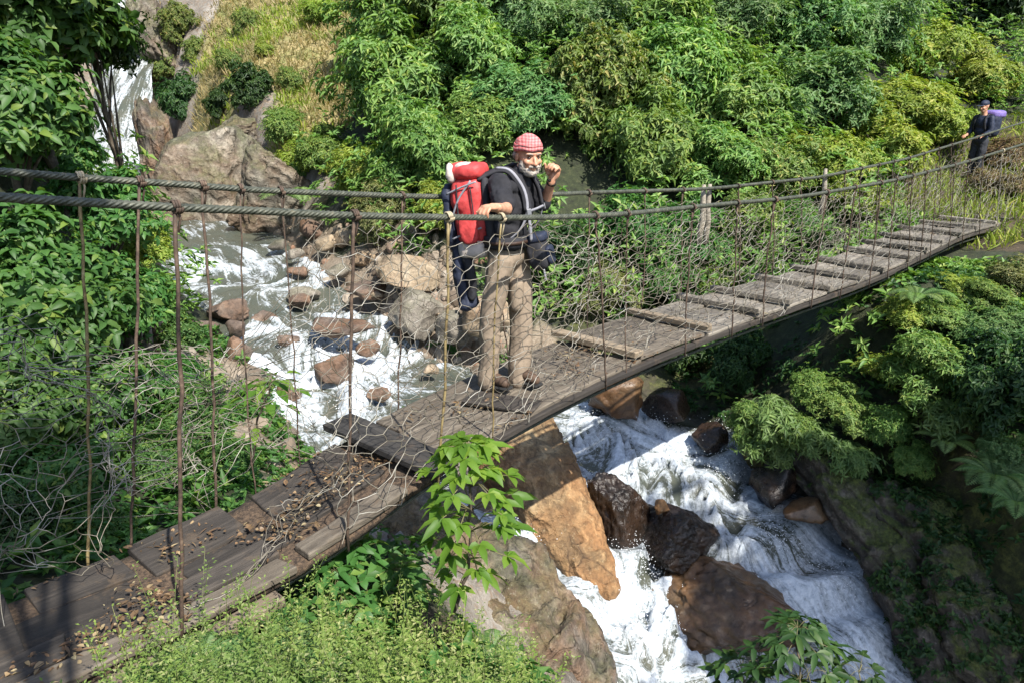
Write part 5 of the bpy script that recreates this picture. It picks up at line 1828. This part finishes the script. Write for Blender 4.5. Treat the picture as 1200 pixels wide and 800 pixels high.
M_BAND = t.fin(t.ramp(ck, [(.2, (.45, .11, .115)), (.5, (.5, .17, .17)), (.8, (.54, .25, .24))]), .95, t.bump(t.noise(35, 4, .6, hp), .6, .012), Specular_IOR_Level=.1)
M_BEARD = m_cloth('grey_beard_hair', (.34, .3, .26), .4, 90, .9, .9)
M_BOOT = m_cloth('brown_boot_leather', (.085, .055, .038), .3, rough=.6)
M_SOLE = m_cloth('black_rubber', (.02, .02, .02), .1)
M_BELT = m_cloth('dark_leather', (.05, .03, .022), .2, rough=.5)
M_DARKT = m_cloth('dark_grey_trouser_cloth', (.035, .037, .045), .2)
M_PURPLE = m_cloth('purple_pack_nylon', (.16, .12, .33), .2, rough=.6)
M_EYE = NT('dark_eye').fin((.02, .014, .01), .2)
M_METAL = NT('dull_buckle').fin((.25, .25, .26), .4, Metallic=.7)
M_LENS = NT('lens_glass').fin((.01, .01, .015), .08)


def fuse(name, mb, mat, parent, voxel=.008, it=4, noise=0, nscale=9, cut=None):
    """melts the overlapping shapes into one continuous skin"""
    me = mesh_from('tmp', np.concatenate(mb.V), mb.F, None)
    o = link(bpy.data.objects.new('tmp', me))
    md = o.modifiers.new('r', 'REMESH')
    md.mode = 'VOXEL'
    md.voxel_size = voxel
    sm = o.modifiers.new('s', 'SMOOTH')
    sm.factor = .5
    sm.iterations = it
    dg = bpy.context.evaluated_depsgraph_get()
    m2 = bpy.data.meshes.new_from_object(o.evaluated_get(dg))
    bpy.data.objects.remove(o)
    V = np.empty(len(m2.vertices) * 3, np.float32)
    m2.vertices.foreach_get('co', V)
    V = V.reshape(-1, 3).astype(float)
    tot = np.empty(len(m2.polygons), np.int32)
    m2.polygons.foreach_get('loop_total', tot)
    lp = np.empty(len(m2.loops), np.int32)
    m2.loops.foreach_get('vertex_index', lp)
    st = np.concatenate([[0], np.cumsum(tot)])[:-1]
    Nn = np.empty(len(m2.vertices) * 3, np.float32)
    m2.vertices.foreach_get('normal', Nn)
    Nn = Nn.reshape(-1, 3)
    bpy.data.meshes.remove(m2)
    if noise:
        V = V + Nn * (noise * fbm(V * nscale, 3, 7))[:, None]
    F4 = [np.stack([lp[st[tot == k] + j] for j in range(k)], 1) for k in (3, 4) if (tot == k).any()]
    if cut is not None:
        F4 = [f[cut(V[f].mean(1))] for f in F4]
    return obj(name, V, F4, mat, parent)


def limb(mb, pts, rad, k=12, n=10):
    """tapered limb through the joints, round at both ends"""
    pts = np.asarray(pts, float)
    L = np.concatenate([[0], np.cumsum(np.linalg.norm(np.diff(pts, axis=0), axis=1))])
    q = np.linspace(0, L[-1], n * (len(pts) - 1))
    P = np.stack([np.interp(q, L, pts[:, i]) for i in range(3)], 1)
    for _ in range(3):
        P[1:-1] = (P[:-2] + 2 * P[1:-1] + P[2:]) / 4
    r = np.interp(q, L, rad)
    mb.tube(P, r, k)
    mb.ellipsoid(pts[0], rad[0], 12, 8)
    mb.ellipsoid(pts[-1], rad[-1], 12, 8)


def hand(mb, wrist, d, palm, curl, size=1.0, thumb_side=1, spread=.12):
    """palm, four unequal bent fingers and a thumb; d towards the knuckles, palm = the way the palm faces"""
    wrist, d = np.asarray(wrist, float), norm(np.asarray(d, float))
    s = norm(np.cross(d, palm))
    p = np.cross(s, d)
    Rm = np.stack([d, s, p], 1)
    mb.ellipsoid(wrist + d * .048 * size, np.array([.055, .043, .019]) * size, 14, 10, Rm)
    limb(mb, [wrist - d * .02, wrist + d * .03 * size], [.026 * size, .026 * size])
    for i, (o, l) in enumerate(((-.031, .066), (-.0105, .078), (.0105, .074), (.031, .058))):
        b = wrist + d * (.085 - abs(o) * .25) * size + s * o * size
        ang = 0
        pts = [b]
        dd = d + s * o / .031 * spread
        for seg, f in ((.46, 1.0), (.31, 1.1), (.23, .8)):
            ang += curl * f
            v = norm(dd) * math.cos(ang) + p * math.sin(ang)
            pts.append(pts[-1] + v * l * size * seg * 1.15)
        limb(mb, pts, [.0105 * size, .0098 * size, .009 * size, .0075 * size], 8, 4)
    b = wrist + d * .025 * size + s * thumb_side * .034 * size + p * .008
    v1 = norm(d * .6 + s * thumb_side * .75 + p * .35)
    v2 = norm(d * .85 + s * thumb_side * .15 + p * .5)
    limb(mb, [b, b + v1 * .038 * size, b + v1 * .038 * size + v2 * .036 * size], [.0145 * size, .012 * size, .0095 * size], 8, 5)


def head(mb, c, f, k=1.0):
    """skull, jaw, brow, nose, lips, cheeks and ears; returns the head's own axes"""
    f = norm(np.asarray(f, float))
    l = norm(np.cross([0, 0, 1.0], f))
    u = np.cross(f, l)
    Rm = np.stack([f, l, u], 1)
    P = lambda a, b, e: np.asarray(c) + (a * f + b * l + e * u) * k
    E = lambda a, b, e, r: mb.ellipsoid(P(a, b, e), np.array(r) * k, 16, 12, Rm)
    E(-.01, 0, .035, (.098, .076, .092))
    E(.025, 0, -.02, (.07, .066, .085))
    E(.045, 0, -.075, (.045, .048, .042))      # chin and jaw
    E(.01, .045, -.055, (.045, .018, .035))
    E(.01, -.045, -.055, (.045, .018, .035))
    E(.078, 0, .033, (.02, .055, .014))        # brow
    for s in (1, -1):
        E(.068, .038 * s, -.018, (.024, .024, .02))   # cheekbones
        E(-.005, .078 * s, -.004, (.016, .008, .031))  # ears
    limb(mb, [P(.088, 0, .02), P(.104, 0, -.008), P(.113, 0, -.026)], [.009 * k, .011 * k, .013 * k], 8, 4)
    E(.1, .012, -.028, (.012, .01, .009))
    E(.1, -.012, -.028, (.012, .01, .009))
    E(.088, 0, -.054, (.012, .026, .007))      # lips
    E(.086, 0, -.064, (.012, .022, .007))
    return P, Rm


def superbox(mb, c, Rm, half, p=.45, n=24, m=16):
    V0 = len(mb.V)
    mb.ellipsoid((0, 0, 0), 1, n, m)
    V = mb.V[-1]
    V = np.sign(V) * np.abs(V) ** p
    mb.V[-1] = (V * np.asarray(half)) @ np.asarray(Rm).T + np.asarray(c)
    return mb


def band(mb, P, N, wd, th):
    """a flat strap through P, lying on a surface of normal N"""
    P = np.asarray(P, float)
    q = np.linspace(0, 1, len(P))
    qq = np.linspace(0, 1, len(P) * 5)
    P = np.stack([np.interp(qq, q, P[:, i]) for i in range(3)], 1)
    for _ in range(6):
        P[1:-1] = (P[:-2] + 2 * P[1:-1] + P[2:]) / 4
    N = np.asarray(N, float)
    N = np.stack([np.interp(qq, q, N[:, i]) for i in range(3)], 1) if N.ndim == 2 else np.tile(N, (len(P), 1))
    T = norm(np.gradient(P, axis=0))
    S = norm(np.cross(T, N))
    U = np.cross(S, T)
    V = np.stack([P + S * wd / 2 + U * th / 2, P - S * wd / 2 + U * th / 2, P - S * wd / 2 - U * th / 2, P + S * wd / 2 - U * th / 2], 1).reshape(-1, 3)
    n = len(P)
    Fs = [(i * 4 + k, i * 4 + (k + 1) % 4, i * 4 + 4 + (k + 1) % 4, i * 4 + 4 + k) for i in range(n - 1) for k in range(4)]
    Fs += [(3, 2, 1, 0), tuple((n - 1) * 4 + k for k in range(4))]
    return mb.add(V, Fs)


# ---- the hiker on the bridge
HB = np.array([-.02, 5.75, 0])
_sm = float(np.dot(HB - B0, BD))
HB[2] = float(deck_z(_sm)) + .005
man = thing('person', 'bearded hiker in pink headscarf and khaki trousers on the bridge, one hand raised', 'person', HB)
W = lambda *a: HB + np.array(a, float)
fwd, rgt = np.array([.94, -.34, 0]), np.array([-.34, -.94, 0])
cab = bp(-.68, CO, cable_z(-.68))
rw = cab + np.array([.035, .075, .05])           # right wrist just behind the rope it holds

J = dict(pel=W(-.02, 0, 1.0), rh=W(-.055, -.085, .98), lh=W(.03, .085, .98), rk=W(-.14, -.1, .54), lk=W(.085, .05, .53), ra=W(-.165, -.07, .1), la=W(.075, .02, .1),
         ch=W(.03, .0, 1.36), rs=W(-.07, -.175, 1.525), ls=W(.10, .165, 1.54), nk=W(.075, -.0, 1.58), hd=W(.135, -.02, 1.705), re=W(-.045, -.46, 1.36), le=W(.26, .22, 1.33), lw=W(.31, .06, 1.535))
J['re'] = (J['rs'] + rw) / 2 + np.array([.06, .03, -.1])
body = MB()
Rt = np.stack([fwd, -rgt, [0, 0, 1]], 1)
for c, r in ((J['pel'], (.115, .155, .12)), (W(-.005, 0, 1.14), (.115, .15, .14)), (J['ch'], (.125, .175, .19)), (W(.045, 0, 1.5), (.09, .17, .07))):
    body.ellipsoid(c, r, 18, 14, Rt)
limb(body, [W(.06, 0, 1.52), J['nk'], W(.12, -.015, 1.64)], [.07, .058, .058])
limb(body, [J['rs'], J['re'], rw], [.06, .046, .029])
limb(body, [J['ls'], J['le'], J['lw']], [.06, .046, .029])
limb(body, [J['rh'], J['rk'], J['ra']], [.085, .058, .042])
limb(body, [J['lh'], J['lk'], J['la']], [.085, .058, .042])
for a, d in ((J['ra'], (.08, -.05, -.05)), (J['la'], (.07, -.06, -.05))):
    limb(body, [a - [0, 0, .04], a + np.array(d)], [.036, .03])
hand(body, rw, (-.55, -.62, .1), (-.25, -.2, -1), .75, 1.08, -1)
hand(body, J['lw'], (.3, -.1, .9), (-.6, -.75, .1), 1.05, 1.12, -1)
HK = 1.12
PH, RH = head(body, J['hd'], (.4, -.9, -.12), HK)
fuse('body', body, M_SKIN, man, .006, 2)


def head_part(name, shapes, mat, parent, voxel=.005, it=2, noise=0, ns=60, PHf=None, RHf=None, k=1.0):
    mb = MB()
    for c, r in shapes:
        mb.ellipsoid(PHf(*c), np.array(r) * k, 18, 14, RHf)
    return fuse(name, mb, mat, parent, voxel, it, noise, ns)


# headscarf: a snug cap with a folded band and a knot behind
mb = MB()
mb.ellipsoid(PH(-.012, 0, .062), np.array([.104, .083, .078]) * HK, 24, 18, RH)
fl_ = RH[:, 2]
scarf = fuse('headscarf', mb, M_BAND, man, .005, 2, .009, 17, cut=lambda c: (c - PH(0, 0, .045)) @ fl_ + .12 * ((c - PH(0, 0, .045)) @ RH[:, 0]) * -1 > 0)
mb = MB()
th = np.linspace(0, 2 * np.pi, 40)
ring = np.array([PH(-.012 + .107 * math.cos(a), .086 * math.sin(a), .05 + .012 * math.cos(a) + .004 * math.sin(5 * a)) for a in th])
band(mb, ring, np.array([norm(q - PH(-.012, 0, .05)) for q in ring]), .03, .009)
ring2 = ring + RH[:, 2] * .022 * HK - norm(ring - PH(-.012, 0, .05)) * .004
band(mb, ring2, np.array([norm(q - PH(-.012, 0, .05)) for q in ring2]), .022, .009)
obj('headscarf_band', np.concatenate(mb.V), mb.F, M_BAND, scarf)
mb = MB()
mb.ellipsoid(PH(-.122, .0, .035), .022, 10, 8)
limb(mb, [PH(-.12, .01, .03), PH(-.14, .02, -.05)], [.014, .02])
fuse('knot', mb, M_BAND, scarf, .006, 1)
head_part('beard', [((.046, 0, -.078), (.05, .054, .04)), ((.03, .052, -.05), (.036, .022, .042)), ((.03, -.052, -.05), (.036, .022, .042)), ((.094, .018, -.045), (.014, .02, .008)), ((.094, -.018, -.045), (.014, .02, .008)), ((.07, 0, -.088), (.032, .033, .026))], M_BEARD, man, .0045, 1, .006, 70, PH, RH, HK)
head_part('hair', [((-.06, 0, .0), (.06, .078, .05)), ((-.03, .066, .015), (.03, .016, .035)), ((-.03, -.066, .015), (.03, .016, .035))], M_BEARD, man, .006, 1, .006, 60, PH, RH, HK)
for s in (1, -1):
    mb = MB().ellipsoid(PH(.083, .031 * s, .012), np.array([.011, .0125, .005]) * HK, 10, 8, RH)
    mb.build('eye', M_EYE, man, True)
    mb = MB()
    limb(mb, [PH(.094, .014 * s, .03), PH(.092, .034 * s, .036), PH(.078, .052 * s, .028)], [.005, .006, .004], 6, 3)
    fuse('eyebrow', mb, M_BEARD, man, .003, 0)

# black shirt
mb = MB()
for c, r in ((W(-.015, 0, 1.1), (.135, .17, .09)), (W(-.005, 0, 1.2), (.135, .17, .14)), (J['ch'], (.142, .19, .19)), (W(.045, 0, 1.5), (.105, .19, .08))):
    mb.ellipsoid(c, r, 20, 14, Rt)
limb(mb, [J['rs'], J['rs'] + (J['re'] - J['rs']) * .82], [.082, .075])
limb(mb, [J['ls'], J['ls'] + (J['le'] - J['ls']) * .85], [.082, .075])
limb(mb, [W(.06, 0, 1.55), W(.075, -.005, 1.585)], [.085, .07])
fuse('shirt', mb, M_BLACK, man, .009, 4, .02, 11)
# trousers: loose legs with folds
mb = MB()
mb.ellipsoid(J['pel'], (.135, .17, .12), 18, 12, Rt)
limb(mb, [J['rh'], (J['rh'] + J['rk']) / 2, J['rk'], (J['rk'] + J['ra']) / 2 + [0.005, 0, 0], J['ra'] - [0, 0, .075]], [.104, .092, .08, .078, .078])
limb(mb, [J['lh'], (J['lh'] + J['lk']) / 2 + [.012, 0, 0], J['lk'], (J['lk'] + J['la']) / 2 + [.006, 0, 0], J['la'] - [0, 0, .072]], [.112, .102, .09, .09, .092])
for a, b in ((J['rk'], J['ra']), (J['lk'], J['la'])):
    for k in range(7):
        q = .12 + k * .13
        c = a + (b - a) * q
        Rr = rot_to(norm(np.array([RNG.normal(0, .5), RNG.normal(0, .5), .9])))
        mb.ellipsoid(c + [RNG.normal(0, .01), RNG.normal(0, .01), 0], (.014, .083 - .001 * k, .083 - .001 * k), 14, 8, Rr)
tro = fuse('trousers', mb, M_KHAKI, man, .008, 4, .011, 8)
mb = MB()
limb(mb, [J['lh'] + [.02, -.12, -.2], J['lh'] + [.025, -.115, -.36]], [.06, .055])
fuse('thigh_pocket', mb, M_KHAKI, tro, .01, 3)
mb = MB()
ring = np.array([J['pel'] + Rt @ np.array([.142 * math.cos(a), .178 * math.sin(a), .09]) for a in th])
band(mb, ring, np.array([norm((q - J['pel']) * (1, 1, 0)) for q in ring]), .04, .006)
obj('belt', np.concatenate(mb.V), mb.F, M_BELT, tro)
for a, d in ((J['ra'], (.13, -.08, 0)), (J['la'], (.12, -.1, 0))):
    d = np.array(d)
    mb = MB()
    base = a * [1, 1, 0] + [0, 0, HB[2]]
    limb(mb, [base + [0, 0, .085], base + d * .35 + [0, 0, .075], base + d + [0, 0, .05]], [.05, .048, .04])
    limb(mb, [base + [0, 0, .06], base + [0, 0, .13]], [.05, .052])
    bt = fuse('boot', mb, M_BOOT, man, .008, 2, cut=lambda c: c[:, 2] > HB[2] + .02)
    mb = MB()
    mb.box(base + d * .45 + [0, 0, .013], norm(d), norm(np.cross([0, 0, 1], d)), (0, 0, 1), .135, .05, .012, .01)
    mb.build('sole', M_SOLE, bt)
mb = MB()
wd_ = norm(J['lw'] - J['le'])
A, Bv = tangent(wd_[None], np.random.default_rng(1))
wc = J['lw'] - wd_ * .025
ring = np.array([wc + .034 * (math.cos(a) * A[0] + math.sin(a) * Bv[0]) for a in th])
band(mb, ring, norm(ring - wc), .02, .006)
mb.ellipsoid(wc + norm(np.array([-.3, -.8, .4])) * .034, (.016, .016, .012), 10, 8)
obj('wristwatch', np.concatenate(mb.V), mb.F, M_SOLE, man)

# ---- his backpack
PC = W(-.265, .03, 1.30)
bax = np.stack([norm(np.array([-.94, .34, .0])), norm(np.array([-.34, -.94, 0])), np.array([0, 0, 1.0])], 1)   # away from the back, to his right, up
tilt = np.array([[1, 0, .12], [0, 1, 0], [-.12, 0, 1.0]])
bax = bax @ tilt
BPk = lambda a, b, e: PC + bax @ np.array([a, b, e])
pack = thing('backpack', 'red and pale grey trekking backpack on the hiker\'s back', 'backpack', W(-.22, .06, .95))
mb = MB()
superbox(mb, BPk(-.015, 0, .02), bax, (.14, .15, .26), .62)
mb.ellipsoid(BPk(.02, .02, .1), (.12, .15, .16), 16, 12, bax)
fuse('main_compartment', mb, M_RED, pack, .009, 4, .012, 10)
mb = MB()
band(mb, [BPk(.03, .163, .22), BPk(.045, .168, .0), BPk(.03, .163, -.2)], bax[:, 1], .009, .006)
band(mb, [BPk(-.07, .158, .2), BPk(-.075, .165, .0), BPk(-.07, .158, -.2)], bax[:, 1], .007, .006)
obj('zip', np.concatenate(mb.V), mb.F, M_HARN, pack)
mb = MB()
superbox(mb, BPk(-.02, .16, -.1), bax, (.07, .025, .1), .6)
fuse('side_pocket', mb, M_RED, pack, .007, 3, .008, 16)
mb = MB()
superbox(mb, BPk(.0, 0, -.25), bax, (.12, .15, .075), .6)
fuse('base_panel', mb, M_PALE, pack, .009, 3, .008, 12)
mb = MB()
superbox(mb, BPk(-.02, 0, .3), bax, (.125, .14, .055), .65)
mb.ellipsoid(BPk(.05, .02, .315), (.08, .11, .055), 14, 10, bax)
lid = fuse('lid', mb, M_RED, pack, .009, 4, .015, 12)
mb = MB()
superbox(mb, BPk(.0, .06, .335), bax, (.07, .06, .028), .7)
mb.ellipsoid(BPk(.09, .1, .30), (.035, .045, .075), 14, 10, bax)
fuse('lid_pocket', mb, M_PALE, lid, .008, 3, .01, 14)
mb = MB()
superbox(mb, BPk(.15, .0, -.02), bax, (.04, .135, .25), .55)
fuse('front_pocket', mb, M_NAVY, pack, .009, 3, .012, 12)
mb = MB()
superbox(mb, BPk(-.155, 0, 0), bax, (.03, .13, .27), .5)
fuse('back_panel', mb, M_HARN, pack, .009, 2)
mb = MB()
for e in (.2, -.12):
    band(mb, [BPk(-.12, .157, e + .03), BPk(.0, .166, e), BPk(.12, .152, e - .04)], bax[:, 1], .013, .005)
band(mb, [BPk(-.08, .157, .24), BPk(.03, .168, .12), BPk(.1, .162, -.02)], bax[:, 1], .013, .005)
obj('compression_strap', np.concatenate(mb.V), mb.F, M_STRAP, pack)
# shoulder straps over the shirt
def over(side):
    sh = J['rs'] if side < 0 else J['ls']
    inn = (J['nk'] - sh) * .42
    top = sh + inn + [0, 0, .075]
    return [BPk(-.1, -.08 * side, .24), top - fwd * .08, top + fwd * .02, sh + inn + fwd * .125 + [0, 0, -.06], sh + inn * .9 + fwd * .155 + [0, 0, -.2], sh + inn * .6 + fwd * .12 + [0, 0, -.33], sh + inn * .25 + fwd * .0 + [0, 0, -.42]]


for sd_ in (-1, 1):
    P = over(sd_)
    N = np.array([norm(q - (J['ch'] + [0, 0, .06])) for q in P])
    mb = MB()
    band(mb, P[:5], N[:5], .06, .018)
    sp = obj('shoulder_strap', np.concatenate(mb.V), mb.F, M_HARN, pack)
    mb = MB()
    P2_ = [p + n * .013 for p, n in zip(P, N)]
    band(mb, P2_[1:], N[1:], .02, .006)
    obj('webbing', np.concatenate(mb.V), mb.F, M_STRAP, sp)
    mb = MB().box(P2_[4] + N[4] * .006, norm(P[4] - P[3]), norm(np.cross(N[4], P[4] - P[3])), N[4], .022, .018, .006, .003)
    mb.build('buckle', M_METAL, sp)
mb = MB()
band(mb, [over(-1)[4] + fwd * .022, J['ch'] + fwd * .17 + [0, 0, -.02], over(1)[4] + fwd * .022], fwd, .02, .005)
obj('chest_strap', np.concatenate(mb.V), mb.F, M_STRAP, pack)
mb = MB()
ring = np.array([J['pel'] + Rt @ np.array([.165 * math.cos(a), .2 * math.sin(a), .115]) for a in th])
band(mb, ring, np.array([norm((q - J['pel']) * (1, 1, 0)) for q in ring]), .085, .02)
hb = obj('hip_belt', np.concatenate(mb.V), mb.F, M_HARN, pack)
mb = MB()
ring = ring + norm((ring - J['pel']) * (1, 1, 0)) * .014
band(mb, ring, np.array([norm((q - J['pel']) * (1, 1, 0)) for q in ring]), .025, .006)
obj('webbing', np.concatenate(mb.V), mb.F, M_BELT, hb)

# dark jacket hanging from the pack
jk = thing('jacket', 'dark navy jacket hanging from the bottom of the red backpack', 'jacket', BPk(.1, 0, -.75))
mb = MB()
for a, b, r0, r1 in ((.12, .05, .05, .06), (.16, -.04, .05, .05), (.08, .0, .05, .045)):
    limb(mb, [BPk(a, b, -.2), BPk(a + .015, b + .02, -.42), BPk(a - .01, b + .03, -.66)], [.045, r0, r1])
fuse('body_panel', mb, M_NAVY, jk, .009, 3, .02, 12)
mb = MB()
limb(mb, [BPk(.05, .08, -.24), BPk(.03, .1, -.45), BPk(.05, .09, -.6)], [.04, .038, .032])
fuse('sleeve', mb, M_BLACK, jk, .009, 2, .014, 14)

# camera bag at his front
cb = W(.215, -.02, 1.02)
bag = thing('camera_bag', 'black camera bag hanging at the hiker\'s front below his chest', 'bag', cb - [0, 0, .16])
Rb = np.stack([norm(np.array([.94, -.3, .25])), norm(np.array([.3, .94, 0])), norm(np.array([-.25, .08, .95]))], 1)
mb = MB()
superbox(mb, cb, Rb, (.075, .095, .125), .5)
bb = fuse('case', mb, M_HARN, bag, .008, 3, .006, 14)
mb = MB()
superbox(mb, cb + Rb @ np.array([.01, 0, .11]), Rb, (.085, .1, .035), .5)
fuse('lid', mb, M_NAVY, bag, .008, 3)
mb = MB()
superbox(mb, cb + Rb @ np.array([.085, 0, -.03]), Rb, (.022, .07, .07), .5)
fuse('pocket', mb, M_NAVY, bag, .007, 2)
mb = MB()
band(mb, [cb + Rb @ np.array([0, -.1, .1]), W(.15, -.14, 1.25), W(.1, -.12, 1.5), W(.02, -.02, 1.6)], (.5, -.86, .1), .022, .005)
band(mb, [cb + Rb @ np.array([.03, -.07, -.12]), cb + Rb @ np.array([.03, -.075, -.2])], (.5, -.8, 0), .014, .004)
obj('strap', np.concatenate(mb.V), mb.F, M_STRAP, bag)

# ---- the walker at the far end
FB = at(1140, 214, 18.0)
FB[2] = min(gz(FB[0], FB[1]), FB[2])
fm_ = thing('person', 'distant walker in dark clothes and a cap standing beyond the far end of the bridge', 'person', FB)
W2 = lambda *a: FB + np.array(a, float) * 1.03
body = MB()
ff = norm(np.array([-.92, -.36, 0]))
fr = np.array([ff[1], -ff[0], 0])
R2 = np.stack([ff, -fr, [0, 0, 1]], 1)
Q = lambda f_, r_, u_: FB + (ff * f_ + fr * r_ + np.array([0, 0, u_])) * 1.0
for c, r in ((Q(0, 0, .95), (.11, .15, .12)), (Q(0, 0, 1.12), (.11, .145, .14)), (Q(.0, 0, 1.32), (.12, .17, .18))):
    body.ellipsoid(c, r, 16, 12, R2)
limb(body, [Q(0, 0, 1.44), Q(.02, 0, 1.56)], [.06, .055])
ra_, la_ = [Q(0, .19, 1.42), Q(.03, .25, 1.15), Q(.2, .2, 1.05)], [Q(0, -.19, 1.42), Q(.03, -.25, 1.15), Q(.2, -.17, 1.05)]
limb(body, ra_, [.055, .043, .028])
limb(body, la_, [.055, .043, .028])
hand(body, ra_[-1], (ff * .9 - fr * .2), (0, 0, -1), .5, 1, -1)
hand(body, la_[-1], (ff * .9 + fr * .2), (0, 0, -1), .5, 1, 1)
legs = [[Q(0, s * .09, .93), Q(.03, s * .1, .5), Q(.0, s * .1, .1)] for s in (1, -1)]
for l in legs:
    limb(body, l, [.085, .056, .042])
    limb(body, [l[-1] - [0, 0, .05], l[-1] + ff * .15 - [0, 0, .065]], [.04, .033])
PF, RF = head(body, Q(.045, 0, 1.66), ff + [0, 0, -.2])
fuse('body', body, M_SKIN, fm_, .009, 2)
mb = MB()
for c, r in ((Q(0, 0, 1.02), (.125, .165, .09)), (Q(0, 0, 1.15), (.125, .165, .14)), (Q(0, 0, 1.32), (.135, .185, .18)), (Q(0, 0, 1.43), (.1, .18, .06))):
    mb.ellipsoid(c, r, 16, 12, R2)
for a in (ra_, la_):
    limb(mb, [a[0], a[1], a[1] + (a[2] - a[1]) * .6], [.072, .062, .05])
fuse('jacket', mb, M_NAVY, fm_, .012, 4, .012, 9)
mb = MB()
mb.ellipsoid(Q(0, 0, .95), (.125, .165, .12), 16, 12, R2)
for l in legs:
    limb(mb, l, [.1, .08, .07])
fuse('trousers', mb, M_DARKT, fm_, .012, 3, .012, 10)
mb = MB()
mb.ellipsoid(PF(-.01, 0, .06), (.105, .084, .08), 18, 12, RF)
cap = fuse('cap', mb, M_NAVY, fm_, .008, 2, cut=lambda c: (c - PF(0, 0, .04)) @ RF[:, 2] > 0)
mb = MB().box(PF(.125, 0, .05), RF[:, 0], RF[:, 1], RF[:, 2], .05, .065, .005, .004)
mb.build('peak', M_NAVY, cap)
for l in legs:
    mb = MB()
    limb(mb, [l[-1] - [0, 0, .04], l[-1] + ff * .16 - [0, 0, .06]], [.05, .042])
    fuse('boot', mb, M_BOOT, fm_, .012, 2)
fp = thing('backpack', 'purple and dark blue rucksack on the distant walker\'s back', 'backpack', Q(-.25, 0, .95))
mb = MB()
superbox(mb, Q(-.27, 0, 1.27), R2, (.13, .17, .26), .55)
fuse('main_compartment', mb, M_NAVY, fp, .012, 3, .012, 9)
mb = MB()
superbox(mb, Q(-.33, .02, 1.5), R2, (.2, .19, .085), .6)
fuse('bedroll', mb, M_PURPLE, fp, .012, 3, .015, 9)
for s in (1, -1):
    mb = MB()
    band(mb, [Q(-.13, s * .1, 1.48), Q(.02, s * .11, 1.52), Q(.14, s * .12, 1.38), Q(.1, s * .15, 1.15), Q(-.1, s * .15, 1.05)], [tuple(np.array([0, 0, 1.0])), tuple(ff * .3 + [0, 0, 1]), tuple(ff), tuple(ff + fr * s * .6), tuple(fr * s)], .05, .012)
    obj('shoulder_strap', np.concatenate(mb.V), mb.F, M_HARN, fp)
